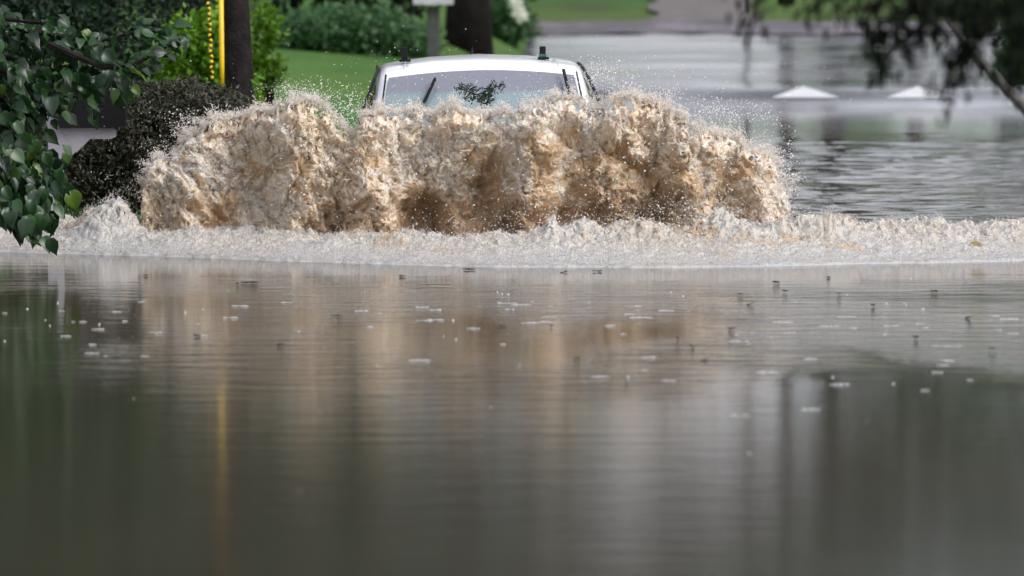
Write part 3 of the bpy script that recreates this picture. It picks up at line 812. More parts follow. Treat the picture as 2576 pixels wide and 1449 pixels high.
# ------------------------------------------------------------------ foliage helpers
def leaf_quads(cen, size, rs, aspect=.5, droop=None, fold=.25):
    n = len(cen)
    d = rs.normal(size=(n, 3))
    if droop is not None: d = d * (1 - droop) + np.array([0, 0, -1]) * droop * 2
    d /= np.linalg.norm(d, axis=1)[:, None]
    k = rs.normal(size=(n, 3)); s = np.cross(d, k); s /= np.linalg.norm(s, axis=1)[:, None]
    nn = np.cross(d, s); L = size * rs.uniform(.6, 1.4, n); w = L * aspect * .5
    a = cen; c_ = cen + d * L[:, None]; mid = cen + d * (L * .45)[:, None] + nn * (L * fold * .3)[:, None]
    l = mid + s * w[:, None]; r = mid - s * w[:, None]
    V = np.stack([a, l, c_, r], 1).reshape(-1, 3)
    Q = np.arange(n * 4).reshape(n, 4)
    return V, Q
def crown_points(ells, n, rs, clump=.25, per=12, surf=.55):
    """points in clumps inside ellipsoids [(cx,cy,cz,rx,ry,rz)]"""
    ells = np.array(ells, float); vol = ells[:, 3] * ells[:, 4] * ells[:, 5]; p = vol ** .75; p /= p.sum()
    nc = max(1, n // per); e = rs.choice(len(ells), nc, p=p)
    d = rs.normal(size=(nc, 3)); d /= np.linalg.norm(d, axis=1)[:, None]
    r = rs.random(nc) ** (1 / 3) * (1 - surf) + surf * rs.uniform(.8, 1.08, nc)
    cc = ells[e, :3] + d * r[:, None] * ells[e, 3:]
    pts = np.repeat(cc, per, 0) + rs.normal(size=(nc * per, 3)) * clump * rs.uniform(.4, 1, (nc * per, 1))
    tint = np.repeat(rs.random(nc), per) * .5 + rs.random(nc * per) * .5
    return pts, tint
def foliage(name, mat, ells, n, size, rs, parent=None, clump=.25, per=12, aspect=.5, droop=None, surf=.55, link=True, zmin=None):
    pts, tint = crown_points(ells, n, rs, clump, per, surf)
    if zmin is not None:
        k = pts[:, 2] > zmin; pts, tint = pts[k], tint[k]
    V, Q = leaf_quads(pts, size, rs, aspect, droop)
    return mesh_np(name, V, Q, mats=[mat], parent=parent, attrs={'tint': np.repeat(tint, 4)}, smooth=False, link=link)
def trunk_mb(x, y, z0, h, r0, r1, lean=(0, 0), limbs=5, crown=None, rs=random, n=12):
    m = MB(); pts = []; rad = []
    for i in range(9):
        t = i / 8
        pts.append((x + lean[0] * t * h + .04 * math.sin(t * 7 + x) * t, y + lean[1] * t * h, z0 + h * t)); rad.append(r0 + (r1 - r0) * t + (r0 * .25 * max(0, 1 - t * 8)))
    m.tube(pts, rad, n)
    for k in range(limbs):
        t = rs.uniform(.45, .95); a = rs.uniform(0, 6.28); L = h * rs.uniform(.2, .4)
        b = Vector((x + lean[0] * t * h, y + lean[1] * t * h, z0 + h * t))
        e = b + Vector((math.cos(a) * L, math.sin(a) * L, L * .6)); mid = (b + e) / 2 + Vector((0, 0, -L * .08))
        m.tube([b, mid, e], [r1 * .9, r1 * .55, r1 * .15], 6)
    return m
rf = np.random.default_rng(23)

# ---- far trees: crowns above the frame that the flood mirrors
def far_tree(x, y, trunk_r, h, label, crown_r=5, mat='far_leaf', z=None, lean=(0, 0), n=5200, leaf=.42, cz=(.60, .36), group='trees beyond the flooded road', bark='bark'):
    z0 = float(ground_z(x, y)) - .1 if z is None else z
    root = empty('tree', (x, y, z0)); tag(root, label, 'tree', group)
    m = trunk_mb(0, 0, 0, h * .62, trunk_r, trunk_r * .55, lean)
    m.build('trunk', M[bark], root, True)
    cx, cyy = lean[0] * h * .6, lean[1] * h * .6
    ells = [(cx, cyy, h * cz[0], crown_r, crown_r, h * cz[1])] + [(cx + rf.normal(0, crown_r * .5), cyy + rf.normal(0, crown_r * .5), h * rf.uniform(cz[0] - cz[1] * .7, .92), crown_r * .45, crown_r * .45, h * .13) for _ in range(6)]
    foliage('crown', M[mat], ells, n, leaf, rf, root, clump=crown_r * .11, aspect=.6)
    return root
FT = [(1330, 148, .115, 19, 'slim dark tree trunk on the far lawn left of the driveway'),
      (1978, 146, .125, 20, 'straight dark tree trunk at the road edge right of the driveway'),
      (2092, 168, .20, 24, 'thicker tree trunk farther up the lawn, right of the straight roadside one')]
for px, Y, r, h, lab in FT:
    far_tree(P(px, 0, Y).x, Y, r, h, lab, 2.3, n=1800, cz=(.85, .14))
# wood behind (out of the picture at the top, mirrored in the water)
wood = [(-6.5, 145, 20), (-30, 150, 20), (-22, 170, 24), (-15, 150, 21), (-9, 165, 23), (-4, 190, 15), (-7, 215, 22), (20, 180, 22), (24, 160, 21), (32, 175, 24), (-38, 180, 24), (40, 160, 22), (-4, 265, 20), (-12, 250, 27), (30, 240, 27)]
for i, (x, Y, h) in enumerate(wood):
    far_tree(x, Y, .3, h, 'tall leafy tree in the wood behind the far lawn', 6.5, n=4800, leaf=.55, group='wood behind the far lawn')

for i, xx in enumerate((8.6, 12.5, 16.5)):  # unseen trees, added so the right foreground water mirrors something dark
    far_tree(xx, 182 + (i % 2) * 5, .2, 8.8, 'unseen medium tree right of the driveway, added to darken the mirrored water', 2.4, n=3200, leaf=.36, cz=(.62, .28), group='medium trees added for the water reflection')
# utility pole in the far road edge (thin)
m = MB(); p = P(1880, 60, 141); m.tube([(0, 0, -.3), (0, 0, 6.5)], [.055, .045], 10)
o = m.build('sign_pole', M['post_grey'], None, True); o.location = (p.x, 141, float(ground_z(p.x, 141)))
tag(o, 'thin grey-green pole at the far road edge left of the straight trunk', 'pole')

# dark big trunk right of the mailbox post
x = P(1178, 60, 112).x; z0 = float(ground_z(x, 112))
t = empty('tree', (x, 112, z0 - .15)); tag(t, 'broad almost black trunk behind the vehicle beside the white mailbox', 'tree')
trunk_mb(0, 0, 0, 9, .275, .20, (0, 0), 6).build('trunk', M['bark'], t, True)
foliage('crown', M['dark_leaf'], [(0, 0, 9.5, 4.2, 4.2, 3.2), (-2.5, 1, 7.5, 2.5, 2.5, 2), (2.2, 0, 8, 2.3, 2.3, 1.8)], 9000, .28, rf, t)

# white mailbox on post (bottom edge at the top of the picture)
Ym = 104; p = P(1090, 11, Ym)
mb = empty('mailbox', (p.x, Ym, float(ground_z(p.x, Ym)) - .05)); tag(mb, 'white mailbox on a grey-green post in front of the broad dark trunk', 'mailbox')
zb = p.z - mb.location.z
m = MB()
pr = [(-.245, 0), (.245, 0), (.245, .16), (.20, .25), (.12, .30), (0, .32), (-.12, .30), (-.20, .25), (-.245, .16)]
m.add([(a, -.18, zb + c) for a, c in pr] + [(a, .18, zb + c) for a, c in pr], [tuple(range(8, -1, -1)), tuple(range(9, 18))] + [(i, (i + 1) % 9, 9 + (i + 1) % 9, 9 + i) for i in range(9)])
m.build('box', M['white_board'], mb)
m = MB(); m.box((.0, .02, zb / 2 - .02), (.15, .15, zb - .02), None, .012); m.build('post', M['post_grey'], mb)

# round green bush on the lawn
def bush(name, label, parts, n, size, mat, Y, group=None, clump=.08, stems=6, cat='bush', aspect=.55):
    """parts: (px, py, rx_px, rz_px, depth_m)"""
    ells = []
    for (px, py, rx_, rz_, dp) in parts:
        c = P(px, py, Y); ells.append((c.x, Y, c.z, rx_ / F * Y, dp, rz_ / F * Y))
    ells = np.array(ells); bx, bz = ells[:, 0].mean(), float(ground_z(ells[:, 0].mean(), Y))
    bz = min(bz, (ells[:, 2] - ells[:, 5]).min() + .1)
    root = empty(name, (bx, Y, bz)); tag(root, label, cat, group)
    e2 = ells.copy(); e2[:, 0] -= bx; e2[:, 1] -= Y; e2[:, 2] -= bz
    for k in range(stems):
        m = MB()
        a = e2[random.randrange(len(e2))]
        m.tube([(a[0] * .7 + random.uniform(-.05, .05), 0, -.05), (a[0] * .9, random.uniform(-.1, .1), a[2] * .6), (a[0] + random.uniform(-.2, .2) * a[3], 0, a[2] + a[5] * .3)], [.025, .018, .008], 5)
        m.build('stem', M['bark'], root)
    foliage('leaves', M[mat], e2, n, size, rf, root, clump=clump, aspect=aspect)
    return root
bush('bush', 'rounded mid green bush on the lawn behind the vehicle',
     [(760, 85, 80, 45, .6), (850, 75, 110, 55, .8), (950, 85, 100, 58, .8), (1030, 110, 70, 40, .6), (900, 110, 190, 35, .7), (1060, 125, 40, 22, .4), (720, 100, 40, 30, .4)], 15000, .085, 'bush_leaf', 106, clump=.07)
# dark evergreens behind the bush
def hedge_mass(label, x0, x1, Y, zc, rz, n, size, mat='dark_leaf', name='hedge', cat='hedge'):
    root = empty(name, ((x0 + x1) / 2, Y, float(ground_z((x0 + x1) / 2, Y)) - .1)); tag(root, label, cat)
    k = max(3, int((x1 - x0) / 1.2)); ells = [((x0 + (x1 - x0) * (i + .5) / k) - root.location.x, rf.normal(0, .2), zc + rf.normal(0, .2), (x1 - x0) / k * .9, .9, rz) for i in range(k)]
    for e in ells:
        m = MB(); m.tube([(e[0], 0, 0), (e[0] + .1, 0, zc)], [.08, .04], 6)
        m.build('stem', M['bark'], root)
    foliage('leaves', M[mat], ells, n, size, rf, root, clump=.15)
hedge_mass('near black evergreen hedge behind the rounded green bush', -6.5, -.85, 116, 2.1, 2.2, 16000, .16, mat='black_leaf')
for xx, hh, cr in ((8.7, 5.0, 1.3),):  # out of view, added to give the wet road a dark reflection
    far_tree(xx, 228, .25, hh, 'unseen low round tree beyond the driveway, added for a dark reflection in the road', cr, n=2600, leaf=.5, group='low trees added for the road reflection')
# white flowering shrub
Yf = 122
fl = bush('flowering_shrub', 'leafy shrub with white blossom right of the broad dark trunk', [(1275, 30, 45, 55, .5), (1300, 60, 40, 30, .4), (1250, 70, 35, 25, .4)], 3500, .10, 'bush_leaf', Yf, cat='shrub')
pp = [(1296, 12), (1304, 28), (1308, 38), (1290, 5), (1312, 44)]
V = []; T = []
cc = []
for a, b_ in pp:
    for _ in range(14):
        q = P(a + rf.normal(0, 7), b_ + rf.normal(0, 6), Yf - .65); cc.append((q.x - fl.location.x, q.y - fl.location.y, q.z - fl.location.z))
v_, t_ = drops(np.array(cc), np.full(len(cc), .035), rf)
mesh_np('blossom', v_, None, t_, mats=[M['flower']], parent=fl)

# ---- dark clipped hedge at the left bank
bush('hedge', 'dense dark brownish clipped hedge on the left bank behind the black mailbox',
     [(400, 330, 130, 120, .5), (300, 340, 110, 125, .5), (490, 300, 110, 100, .5), (570, 300, 75, 72, .45), (250, 400, 90, 95, .4), (380, 420, 130, 80, .4), (340, 470, 90, 60, .4), (430, 480, 100, 60, .4), (330, 290, 90, 70, .4), (450, 265, 90, 60, .4), (620, 300, 35, 52, .3), (200, 350, 80, 110, .4), (190, 450, 90, 70, .4), (100, 400, 90, 100, .4)],
     46000, .040, 'hedge_leaf', 64.4, clump=.035, cat='hedge', aspect=.45)
# bright yellow-green plants around the pole
bush('shrub', 'bright yellow-green shrub behind the yellow guard left of the pole', [(490, 130, 55, 75, .4), (545, 120, 40, 90, .4), (470, 190, 60, 50, .3), (530, 200, 50, 40, .3)], 5200, .085, 'bright_leaf', 75, clump=.07, cat='shrub', group='bright green shrubs round the pole')
bush('shrub', 'bright yellow-green shrub just right of the dark pole', [(664, 90, 14, 60, .2), (682, 70, 14, 26, .2), (660, 170, 18, 50, .2), (690, 170, 16, 24, .2), (660, 30, 9, 30, .2)], 1300, .075, 'bright_leaf', 80, clump=.06, cat='shrub', group='bright green shrubs round the pole')
bush('vine', 'yellowing leafy vine at the foot of the dark pole', [(648, 225, 9, 30, .1), (655, 250, 13, 18, .1)], 150, .045, 'bright_leaf', 70.5, clump=.02, cat='vine', stems=2)

# dark wooden pole / trunk
b0 = P(622, 262, 71.2); top = P(606, 0, 71.2)
ut = empty('utility_pole', (b0.x, 71.2, float(ground_z(b0.x, 71.2)) - .2)); tag(ut, 'thick dark wooden utility pole on the left bank beside the yellow guard', 'utility pole')
lx = (top.x - b0.x) / (top.z - b0.z)
m = MB(); pts = [(lx * z_, 0, z_) for z_ in np.linspace(0, 9, 12)]; m.tube(pts, [.128 - .004 * i + (.01 if i == 0 else 0) for i in range(12)], 16)
m.build('shaft', M['bark'], ut, True)
m = MB(); m.box((lx * 8.2, -.12, 8.2), (2.2, .1, .12), None, .01); m.build('crossarm', M['bark'], ut)
for s in (-.9, -.3, .9):
    m = MB(); m.tube([(lx * 8.2 + s, -.12, 8.26), (lx * 8.2 + s, -.12, 8.32), (lx * 8.2 + s, -.12, 8.40)], [.03, .045, .02], 8); m.build('insulator', M['bark_grey'], ut)
# yellow guards on guy wires
def guard(pts_px, Y, rad, label, beads=False):
    p0 = P(*pts_px[0], Y); p1 = P(*pts_px[1], Y); g0 = float(ground_z(p0.x, Y))
    d = (p1 - p0); k = 1.0
    root = empty('guy_wire', (p0.x, Y, g0)); tag(root, label, 'guy wire', 'yellow guards on the guy wires')
    o0 = p0 - Vector((p0.x, Y, g0))
    m = MB(); m.tube([o0 - d * .15, o0 + d * 6], .006, 6); m.build('wire', M['black_metal'], root)
    m = MB()
    if beads:
        n = 15
        for i in range(n):
            a = i / n; c0 = o0 + d * a; c1 = o0 + d * (a + .75 / n)
            m.tube([c0, c0 * .7 + c1 * .3 + Vector((.012 * math.sin(i * 2.1), 0, 0)), c0 * .3 + c1 * .7, c1], [rad * .2, rad * random.uniform(.8, 1.1), rad * random.uniform(.8, 1.1), rad * .2], 7)
    else:
        m.tube([o0, o0 + d * .32, o0 + d * 1.3], [rad * .8, rad, rad], 12)
    m.build('guard', M['yellow'], root, True)
guard(((559, 218), (556, 0)), 70, .020, 'solid bright yellow guard tube on a guy wire left of the dark pole')
guard(((534, 200), (524, 0)), 70.3, .013, 'broken beaded yellow guard on the thinner guy wire farther left', True)

# ---- black mailbox on white bracket post at the left edge
Ym = 62.6
p = P(150, 322, Ym); g0 = -.1
mb = empty('mailbox', (p.x, Ym, g0)); tag(mb, 'black mailbox on a white wooden post with a diagonal brace at the left bank', 'mailbox')
def L_(px, py, dy=0): q = P(px, py, Ym); return (q.x - mb.location.x, dy, q.z - g0)
def prism(m, pl, y0, y1):
    n = len(pl); m.add([(a[0], y0, a[2]) for a in pl] + [(a[0], y1, a[2]) for a in pl], [tuple(range(n - 1, -1, -1)), tuple(range(n, 2 * n))] + [(i, (i + 1) % n, n + (i + 1) % n, n + i) for i in range(n)])
m = MB(); prism(m, [L_(112, 290), L_(146, 302), L_(150, 322), L_(190, 382), L_(160, 418), L_(160, 700), L_(122, 700), L_(122, 322)], -.055, .055); m.build('post', M['white_paint'], mb)
m = MB(); prism(m, [L_(150, 321), L_(285, 321), L_(292, 328), L_(291, 344), L_(280, 349), L_(228, 349), L_(192, 384), L_(151, 330)], -.05, .05); m.build('bracket', M['white_paint'], mb)
m = MB(); bx = [L_(150, 319), L_(312, 319), L_(318, 312), L_(318, 262), L_(308, 240), L_(285, 229), L_(230, 225), L_(170, 229), L_(150, 246)]
prism(m, bx, -.12, .12); bo = m.build('box', M['black_metal'], mb)
m = MB(); prism(m, [L_(146, 246), L_(170, 224), L_(230, 219), L_(288, 224), L_(312, 238), L_(310, 240), L_(285, 229), L_(230, 225), L_(170, 229), L_(150, 246)], -.13, .13); m.build('lid', simple('grey_lid', (.03, .03, .045), None, rough=.35), bo)

hedge_mass('dark leafy undergrowth behind the black mailbox and clipped hedge', -5.6, P(455, 60, 78).x, 78, .95, 1.0, 22000, .075, name='shrub', cat='shrub')
# ---- big dark tree, upper left
x = P(60, 0, 76).x - 1.4
t = empty('tree', (x, 76, .2)); tag(t, 'big dark leafy tree filling the top left corner behind the hedge', 'tree')
trunk_mb(0, 0, 0, 8, .3, .16, (0, 0), 9).build('trunk', M['bark'], t, True)
foliage('crown', M['dark_leaf'], [(1.6, 0, 2.6, 1.9, 1.3, 1.9), (.3, 0, 3.6, 2.4, 1.6, 2.4), (-1.5, 0, 5.5, 4.2, 2.5, 4.5), (1.5, 0, 6.5, 2.6, 2.4, 2.6), (0, 0, 9, 4, 3.5, 3), (-3, 0, 3, 3, 2, 3)], 60000, .085, rf, t, clump=.10, zmin=.9)
t = empty('tree', (-11, 84, .4)); tag(t, 'second dark tree on the left bank beyond the picture edge', 'tree')
trunk_mb(0, 0, 0, 9, .3, .16, (0, 0), 9).build('trunk', M['bark'], t, True)
foliage('crown', M['dark_leaf'], [(0, 0, 9, 5, 5, 5), (3.5, 0, 5, 3, 2.5, 3)], 12000, .22, rf, t, clump=.2)

# ---- near broad-leaved branch hanging in from the left
def heart_leaf():
    """unit leaf: base at origin, tip at +x, veined and slightly folded; returns verts, quads"""
    prof = [(0.0, .02), (.05, .20), (.14, .31), (.27, .385), (.42, .37), (.58, .30), (.74, .19), (.88, .08), (1.04, .0)]
    V = []; Q = []
    for i, (x_, w_) in enumerate(prof):
        sx = -.06 if i == 1 else 0
        vein = .025 if i % 2 else -.010
        for j, s in enumerate((-1, -.5, 0, .5, 1)):
            y_ = s * w_
            z_ = abs(s) * w_ * .42 - .30 * x_ ** 2 + (vein * 1.5 if abs(s) == .5 else 0) + (-.06 if abs(s) == 1 and i % 2 else 0)
            V.append((x_ + sx * abs(s), y_, z_))
    for i in range(len(prof) - 1):
        for j in range(4): Q.append((i * 5 + j, i * 5 + j + 1, (i + 1) * 5 + j + 1, (i + 1) * 5 + j))
    return np.array(V), np.array(Q)
LV, LQ = heart_leaf()
def place_leaves(pos, dirs, ups, sizes):
    x = dirs / np.linalg.norm(dirs, axis=1)[:, None]
    y = np.cross(ups, x); y /= np.linalg.norm(y, axis=1)[:, None]; z = np.cross(x, y)
    B = np.stack([x, y, z], 1)                       # n,3(axis),3
    LVn = LV[None] * np.stack([np.ones(len(pos)), rl.uniform(.75, 1.15, len(pos)), rl.uniform(.2, 2.0, len(pos))], 1)[:, None, :]
    V = np.einsum('nkj,njd->nkd', LVn, B) * sizes[:, None, None] + pos[:, None, :]
    Q = (np.arange(len(pos))[:, None, None] * len(LV) + LQ[None]).reshape(-1, 4)
    return V.reshape(-1, 3), Q
rl = np.random.default_rng(41)
YN = 58.6
def leaf_tree():
    bx = P(-420, 600, YN + .6).x
    root = empty('tree', (bx, YN + .6, -.45)); tag(root, 'broad heart-leaved tree reaching in from the left edge down to the foam', 'tree')
    off = Vector(root.location)
    m = MB(); m.tube([(0, 0, 0), (.05, 0, 1.2), (-.1, .1, 3.2), (.1, 0, 5.5)], [.17, .14, .11, .05], 12)
    m.build('trunk', M['bark'], root, True)
    # limbs in reference pixels (start off-frame left)
    limbs = [[(-380, 40), (-120, 70), (90, 100), (200, 130), (260, 170), (300, 215)],
             [(-380, 90), (-100, 150), (40, 190), (120, 220), (170, 250)],
             [(-380, 150), (-120, 260), (0, 310), (70, 370), (120, 420)],
             [(-380, 220), (-120, 350), (0, 400), (50, 450), (90, 510), (90, 550)],
             [(-380, 220), (-140, 320), (10, 380), (70, 430), (120, 460)],
             [(-380, 180), (-150, 420), (-40, 480), (40, 520), (85, 560)],
             [(-380, 40), (-60, 40), (120, 60), (180, 110)],
             [(120, 110), (260, 170), (330, 165), (400, 130), (448, 100)],
             [(-380, 30), (-60, 60), (150, 90), (270, 100), (360, 75), (450, 88)],
             [(-380, 60), (-100, 120), (40, 150), (150, 200), (250, 240)],
             [(-380, 150), (-100, 210), (0, 250), (60, 280), (80, 310)]]
    m = MB(); P0 = []; D0 = []; U0 = []; S0 = []
    for li, L in enumerate(limbs):
        yo = rl.uniform(-.35, .35)
        pts = [P(a, b_, YN + yo + .6 * max(0, (60 - a) / 440)) - off for a, b_ in L]
        fine = []
        for i in range(len(pts) - 1):
            for k in range(6): fine.append(pts[i].lerp(pts[i + 1], k / 6))
        fine.append(pts[-1])
        n = len(fine); m.tube(fine, [.022 * (1 - .85 * i / n) + .0025 for i in range(n)], 6)
        sparse = li in (7, 8)
        for i, q in enumerate(fine):
            pxl = (q.x + off.x) / YN * F + 1288
            if pxl < -260: continue
            cnt = 2 if sparse else 4
            if sparse and i < 8: continue
            for _ in range(cnt):
                jit = Vector(rl.normal(0, .055 if not sparse else .02, 3)); jit.y *= 3
                P0.append(tuple(q + jit)); t_ = (fine[min(i + 1, n - 1)] - fine[max(i - 1, 0)]).normalized()
                d = np.array(t_) * .5 + np.array([rl.normal(.15, .5), rl.normal(-.1, .5), rl.normal(-.75 if not sparse else -.25, .35)])
                D0.append(d); U0.append(np.array([rl.normal(0, .5), rl.normal(-.75, .4), rl.normal(.75, .35)])); S0.append(rl.uniform(.075, .15) * (.95 if sparse else 1))
    m.build('branch', M['bark'], root)
    # the few hanging leaves at the tip, as seen against the foam
    for (a, b_, s_, dx_) in ((128, 530, .16, .05), (178, 480, .15, .3), (90, 565, .17, -.1), (60, 545, .16, -.15), (40, 520, .16, .1), (75, 500, .16, .2), (150, 470, .15, .2), (20, 500, .17, -.2)):
        P0.append(tuple(P(a, b_, YN - .1) - off)); D0.append(np.array([dx_, 0, -1])); U0.append(np.array([rl.normal(0, .15), -1, .25])); S0.append(s_)
    for _ in range(46):
        a, b_ = rl.normal(110, 42), rl.uniform(360, 520)
        if a > 200: continue
        P0.append(tuple(P(a, b_, YN + rl.uniform(-.1, .4)) - off)); D0.append(np.array([rl.normal(.25, .35), 0, -1])); U0.append(np.array([rl.normal(0, .3), -1, rl.uniform(.1, .8)])); S0.append(rl.uniform(.09, .15))
    P0, D0, U0, S0 = map(np.array, (P0, D0, U0, S0))
    # fill of deeper leaves
    n = 420
    fx = rl.uniform(-300, 190, n); fyy = rl.uniform(60, 500, n)
    k = fx < np.interp(fyy, [60, 200, 290, 400, 440, 500], [150, 220, 60, 60, 110, 70]) - rl.uniform(0, 60, n)
    fx, fyy = fx[k], fyy[k]
    fp = np.array([tuple(P(a, b_, YN + rl.uniform(.1, .8)) - off) for a, b_ in zip(fx, fyy)])
    P0 = np.concatenate([P0, fp]); D0 = np.concatenate([D0, rl.normal(0, .5, (len(fp), 3)) + [.2, 0, -.7]]); U0 = np.concatenate([U0, rl.normal(0, .4, (len(fp), 3)) + [0, -.7, .8]]); S0 = np.concatenate([S0, rl.uniform(.07, .13, len(fp))])
    V, Q = place_leaves(P0, D0, U0, S0)
    mesh_np('leaves', V, Q, mats=[M['near_leaf']], parent=root, attrs={'tint': np.repeat(rl.random(len(P0)), len(LV))})
    # crown above the picture
    foliage('crown', M['dark_leaf'], [(-.2, .3, 4.6, 1.9, 1.8, 1.4), (-1.0, .3, 3.3, 1.4, 1.3, 1.2)], 5000, .13, rf, root, clump=.12, aspect=.8)
leaf_tree()

# ---- out-of-focus dark branches, upper right, close to the camera
def near_branch():
    Y = 33.5
    bx = 4.3
    root = empty('tree', (bx, Y, -.5)); tag(root, 'near black out-of-focus tree branches hanging into the top right corner', 'tree')
    off = Vector(root.location)
    m = MB(); m.tube([(0, 0, 0), (.1, 0, 2), (-.1, .1, 4.2), (.1, 0, 6)], [.22, .18, .13, .06], 12); m.build('trunk', M['bark'], root, True)
    m = MB(); pts_all = []
    limbs = [[(4055, -900), (2900, -300), (2500, -60), (2330, 60), (2240, 130), (2195, 170)],
             [(4055, -700), (3000, -200), (2560, 0), (2450, 70), (2400, 160), (2372, 250)],
             [(4055, -900), (2800, -400), (2300, -120), (2000, -60), (1900, 10), (1890, 75)],
             [(4055, -600), (2800, -150), (2600, 60), (2530, 150), (2540, 205)],
             [(4055, -800), (2800, -300), (2450, -60), (2330, -10), (2260, 30)],
             [(4055, -500), (2900, -100), (2640, 10), (2480, 40), (2420, 110), (2440, 170)],
             [(4055, -900), (2700, -300), (2400, -50), (2300, 20), (2215, 55), (2205, 110)],
             [(4055, -900), (2600, -350), (2250, -90), (2140, -30), (2060, 5), (2030, 30)], [(4055, -900), (2700, -330), (2380, -60), (2250, -10), (2180, 20), (2120, 25)]]
    for li, L in enumerate(limbs):
        pts = [P(a, b_, Y + (0 if a < 3500 else 0)) - off for a, b_ in L]
        fine = []
        for i in range(len(pts) - 1):
            for k in range(6): fine.append(pts[i].lerp(pts[i + 1], k / 6))
        fine.append(pts[-1]); n = len(fine)
        m.tube(fine, [.03 * (1 - .88 * i / n) + .002 for i in range(n)], 6)
        for i, q in enumerate(fine):
            if i > n * .42:
                dens = 7 if li not in (2, 7, 8) else 3
                for _ in range(dens): pts_all.append(tuple(q + Vector(rl.normal(0, 1, 3)) * (.035 if i > n * .75 else .06)))
    m.build('branch', M['bark'], root)
    # dense black core at the very corner
    for _ in range(430):
        a, b_ = rl.normal(2460, 80), rl.normal(0, 48)
        pts_all.append(tuple(P(a, b_, Y + rl.normal(0, .2)) - off))
    for _ in range(160):
        a, b_ = rl.normal(2570, 20), rl.uniform(-60, 190)
        pts_all.append(tuple(P(a, b_, Y + rl.normal(0, .2)) - off))
    pts_all = np.array(pts_all)
    V, Q = leaf_quads(pts_all, .066, rl, .30, droop=.6)
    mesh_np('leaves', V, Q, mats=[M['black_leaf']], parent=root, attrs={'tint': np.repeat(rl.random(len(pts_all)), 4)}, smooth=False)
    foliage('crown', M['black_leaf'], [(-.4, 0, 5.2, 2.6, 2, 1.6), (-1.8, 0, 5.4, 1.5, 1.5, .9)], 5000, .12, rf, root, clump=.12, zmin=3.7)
near_branch()

# pale leaning trunk and green shrubs at the right edge behind
m = MB(); a = P(2440, 125, 92); b_ = P(2576, 268, 92); c = P(2700, 420, 92); d0 = P(2320, -60, 92)
rt = empty('tree', (c.x, 92, float(ground_z(c.x, 92)) - .2)); tag(rt, 'pale grey leaning trunk at the right edge behind the black branches', 'tree')
o_ = Vector(rt.location)
m.tube([Vector((0, 0, 0)), c - o_, b_ - o_, a - o_, d0 - o_], [.10, .075, .065, .05, .035], 10); m.build('trunk', M['bark_grey'], rt, True)
foliage('crown', M['bush_leaf'], [(.2, 1.5, 2.4, 1.1, .6, .9), (-.4, 2.5, 4.5, 1.5, 1.2, 1.2)], 2600, .12, rf, rt, clump=.1)
bush('shrub', 'green shrub at the right edge beyond the leaning trunk', [(2620, 120, 110, 90, .6), (2560, 160, 50, 60, .5), (2580, 40, 60, 60, .5)], 3500, .10, 'bush_leaf', 108, cat='shrub')
t = empty('tree', (7.6, 76, .2)); tag(t, 'unseen spreading tree on the right bank, boughs added to darken the mirrored water', 'tree')  # above the frame, boughs spread out to darken the foreground reflection
m = trunk_mb(0, 0, 0, 7, .22, .12, (0, 0), 5)
for zz, ex in ((2.6, -4.8), (3.4, -6.6), (4.4, -4.0)): m.tube([(0, 0, zz - .6), (ex * .5, 0, zz + .4), (ex, .3, zz)], [.10, .06, .02], 6)
m.build('trunk', M['bark'], t, True)
foliage('crown', M['dark_leaf'], [(-2.6, 0, 3.6, 3.4, 1.2, 1.5), (-4.6, 0, 3.2, 1.8, 1.0, 1.0), (-5.7, 0, 3.5, 1.5, 1.0, 1.3), (-7.0, .2, 3.9, 1.3, 1.0, 1.3), (0, 0, 5.5, 3, 2.5, 2)], 32000, .15, rf, t, clump=.16, zmin=1.9)
# right bank trees off-frame, mirrored in the rippled water
for (x, Y, h) in ((13.5, 90, 13), (10.5, 100, 13), (12, 118, 16)):
    far_tree(x, Y, .25, h, 'leafy tree on the right bank beyond the picture edge', 3.6, mat='dark_leaf', n=5000, leaf=.28, group='trees on the right bank')

# ------------------------------------------------------------------ floating debris and twigs
def water_pt(px, py):
    Y = CAM_H * F / (py + 300); return P(px, py, Y)
deb = [(625, 713, 30, 1), (595, 716, 10, 1), (367, 695, 12, 1), (1065, 638, 8, 2), (1420, 686, 10, 2), (1500, 684, 18, 1), (1180, 680, 20, 1), (1010, 697, 22, 1), (1865, 742, 14, 1), (1970, 734, 18, 1), (1890, 766, 8, 2), (1847, 830, 26, 1), (1708, 853, 14, 1),
       (850, 797, 22, 1), (497, 848, 16, 1), (1383, 824, 12, 1), (1775, 908, 10, 2), (1735, 874, 14, 1), (1950, 712, 16, 1), (2110, 741, 16, 1), (2200, 770, 14, 1), (2350, 735, 16, 1), (2440, 800, 12, 2), (2300, 850, 18, 1), (2500, 880, 18, 1), (1260, 822, 26, 1), (1575, 965, 12, 1), (2080, 700, 14, 1), (705, 870, 14, 1), (1450, 905, 12, 1)]
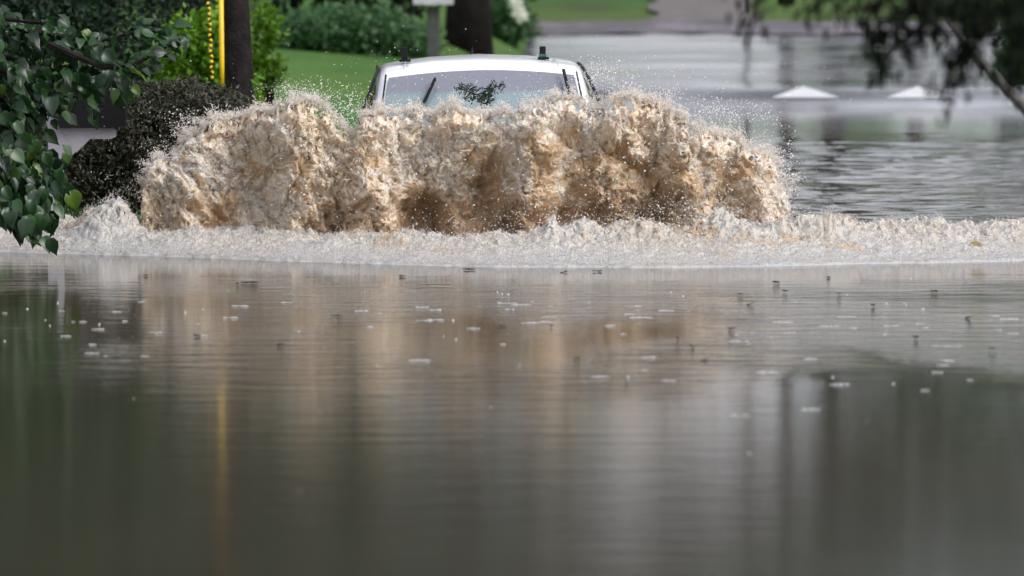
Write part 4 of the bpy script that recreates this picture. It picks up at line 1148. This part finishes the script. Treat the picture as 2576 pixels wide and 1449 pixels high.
for i, (px, py, w, kd) in enumerate(deb):
    q = water_pt(px, py); wm = w / F * q.y; rs = np.random.default_rng(i)
    m = MB()
    for k in range(3 if w > 14 else 2):
        a = rs.uniform(-.5, .5) * wm; n = 6; base = []
        for j in range(n):
            th = j / n * 6.283; rr = wm * .35 * rs.uniform(.6, 1.2)
            base.append((a + rr * math.cos(th), rr * math.sin(th) * 1.6, .002 + rs.uniform(0, .006) + (.004 if j % 2 else 0)))
        up = [(x_ * .95, y_ * .95, z_ + .004) for x_, y_, z_ in base]
        m.add(base + up, [tuple(range(n - 1, -1, -1)), tuple(range(n, 2 * n))] + [(j, (j + 1) % n, n + (j + 1) % n, n + j) for j in range(n)])
    if kd == 2: m.tube([(-.03, 0, 0), (.005, 0, .006), (.02, 0, .014)], [.003, .002, .001], 5)
    o = m.build('floating_leaf', M['litter'], None); o.location = (q.x, q.y, 0)
    tag(o, 'small dark scrap of leaf litter floating on the flood', 'debris', 'dark scraps floating in front of the foam')
# yellow leaf in the foam at right
q = P(2460, 615, 59.7); m = MB(); m.add([(-.05, 0, .012), (-.02, -.01, .03), (.04, 0, .0), (.055, 0, -.012), (0, .01, -.01), (-.03, -.006, -.002)], [(0, 1, 2, 3, 4, 5)]); m.add([(-.05, .004, .012), (-.02, .0, .03), (.04, .005, .0), (.055, .004, -.012), (0, .014, -.01), (-.03, .0, -.002)], [(5, 4, 3, 2, 1, 0)])
o = m.build('floating_leaf', M['litter_pale'], None); o.location = q; tag(o, 'yellowish leaf caught in the white foam at the right', 'leaf')
# added leaf clump standing in for a dark reflection in the windscreen
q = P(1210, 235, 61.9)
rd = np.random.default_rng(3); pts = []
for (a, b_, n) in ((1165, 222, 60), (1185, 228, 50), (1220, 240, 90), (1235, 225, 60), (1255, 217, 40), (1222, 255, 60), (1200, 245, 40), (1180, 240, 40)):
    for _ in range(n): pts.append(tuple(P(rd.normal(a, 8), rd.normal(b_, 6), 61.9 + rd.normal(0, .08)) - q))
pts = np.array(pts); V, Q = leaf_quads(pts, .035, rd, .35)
cl = empty('reflection_clump', q); tag(cl, 'added leaf clump standing in for a dark reflection in the middle of the windscreen', 'debris')
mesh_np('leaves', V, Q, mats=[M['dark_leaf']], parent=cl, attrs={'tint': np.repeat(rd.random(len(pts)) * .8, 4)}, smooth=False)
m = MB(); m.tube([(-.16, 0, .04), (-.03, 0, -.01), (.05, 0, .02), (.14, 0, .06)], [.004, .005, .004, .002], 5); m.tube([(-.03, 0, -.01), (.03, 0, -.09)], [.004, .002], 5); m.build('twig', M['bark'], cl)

# froth flecks with painted ripple highlights, rain rings in front of the foam
def flecks():
    rs = np.random.default_rng(77); V = []; Q = []
    def fleck(px, py, w, th=2.2):
        q = water_pt(px, py); wm = w / F * q.y; dm = th * (q.y ** 2) / (CAM_H * F) * .55
        n = 12; b = len(V)
        for k in range(n + 1):
            t = k / n * 2 - 1; ww = dm * math.sqrt(max(0, 1 - t * t)) * rs.uniform(.3, 1); yo = rs.normal(0, dm * .15)
            V.extend([(q.x + t * wm / 2, q.y - ww + yo, .003), (q.x + t * wm / 2, q.y + yo, .004 + .006 * rs.random() * (abs(t) < .9)), (q.x + t * wm / 2, q.y + ww + yo, .003)])
        for k in range(n):
            for j in range(2): Q.append((b + k * 3 + j, b + k * 3 + 3 + j, b + k * 3 + 4 + j, b + k * 3 + 1 + j))
    for _ in range(24): fleck(rs.uniform(480, 1500), 730 + rs.gamma(2.2, 42), rs.uniform(8, 60), 1.3)
    for _ in range(14): fleck(rs.uniform(1500, 2100), 740 + rs.gamma(2.2, 50), rs.uniform(8, 60), 1.2)
    for _ in range(26): fleck(rs.uniform(1850, 2576), 760 + rs.gamma(2.2, 60), rs.uniform(10, 60), 1.2)
    for _ in range(15): fleck(rs.uniform(10, 400), rs.uniform(760, 900), rs.uniform(8, 40))
    o = mesh_np('froth_glint_flecks', V, Q, mats=[M['foam']], attrs={'froth': np.full(len(V), .8), 'tint': np.full(len(V), .05)})
    tag(o, 'thin white flecks, froth and painted ripple highlights, on the water in front of the foam', 'froth', kind='stuff')
    # rain bubbles: little domes
    pts = [water_pt(rs.uniform(0, 2576), 690 + rs.gamma(2.0, 75)) for _ in range(60)]
    V, T = drops(np.array([(p.x, p.y, .003) for p in pts]), rs.uniform(.002, .007, len(pts)), rs)
    o = mesh_np('rain_bubbles', V, None, T, mats=[M['strand']], attrs={'tint': np.zeros(len(V))})
    tag(o, 'rain bubbles and drops standing on the water surface', 'bubbles', kind='stuff')
flecks()
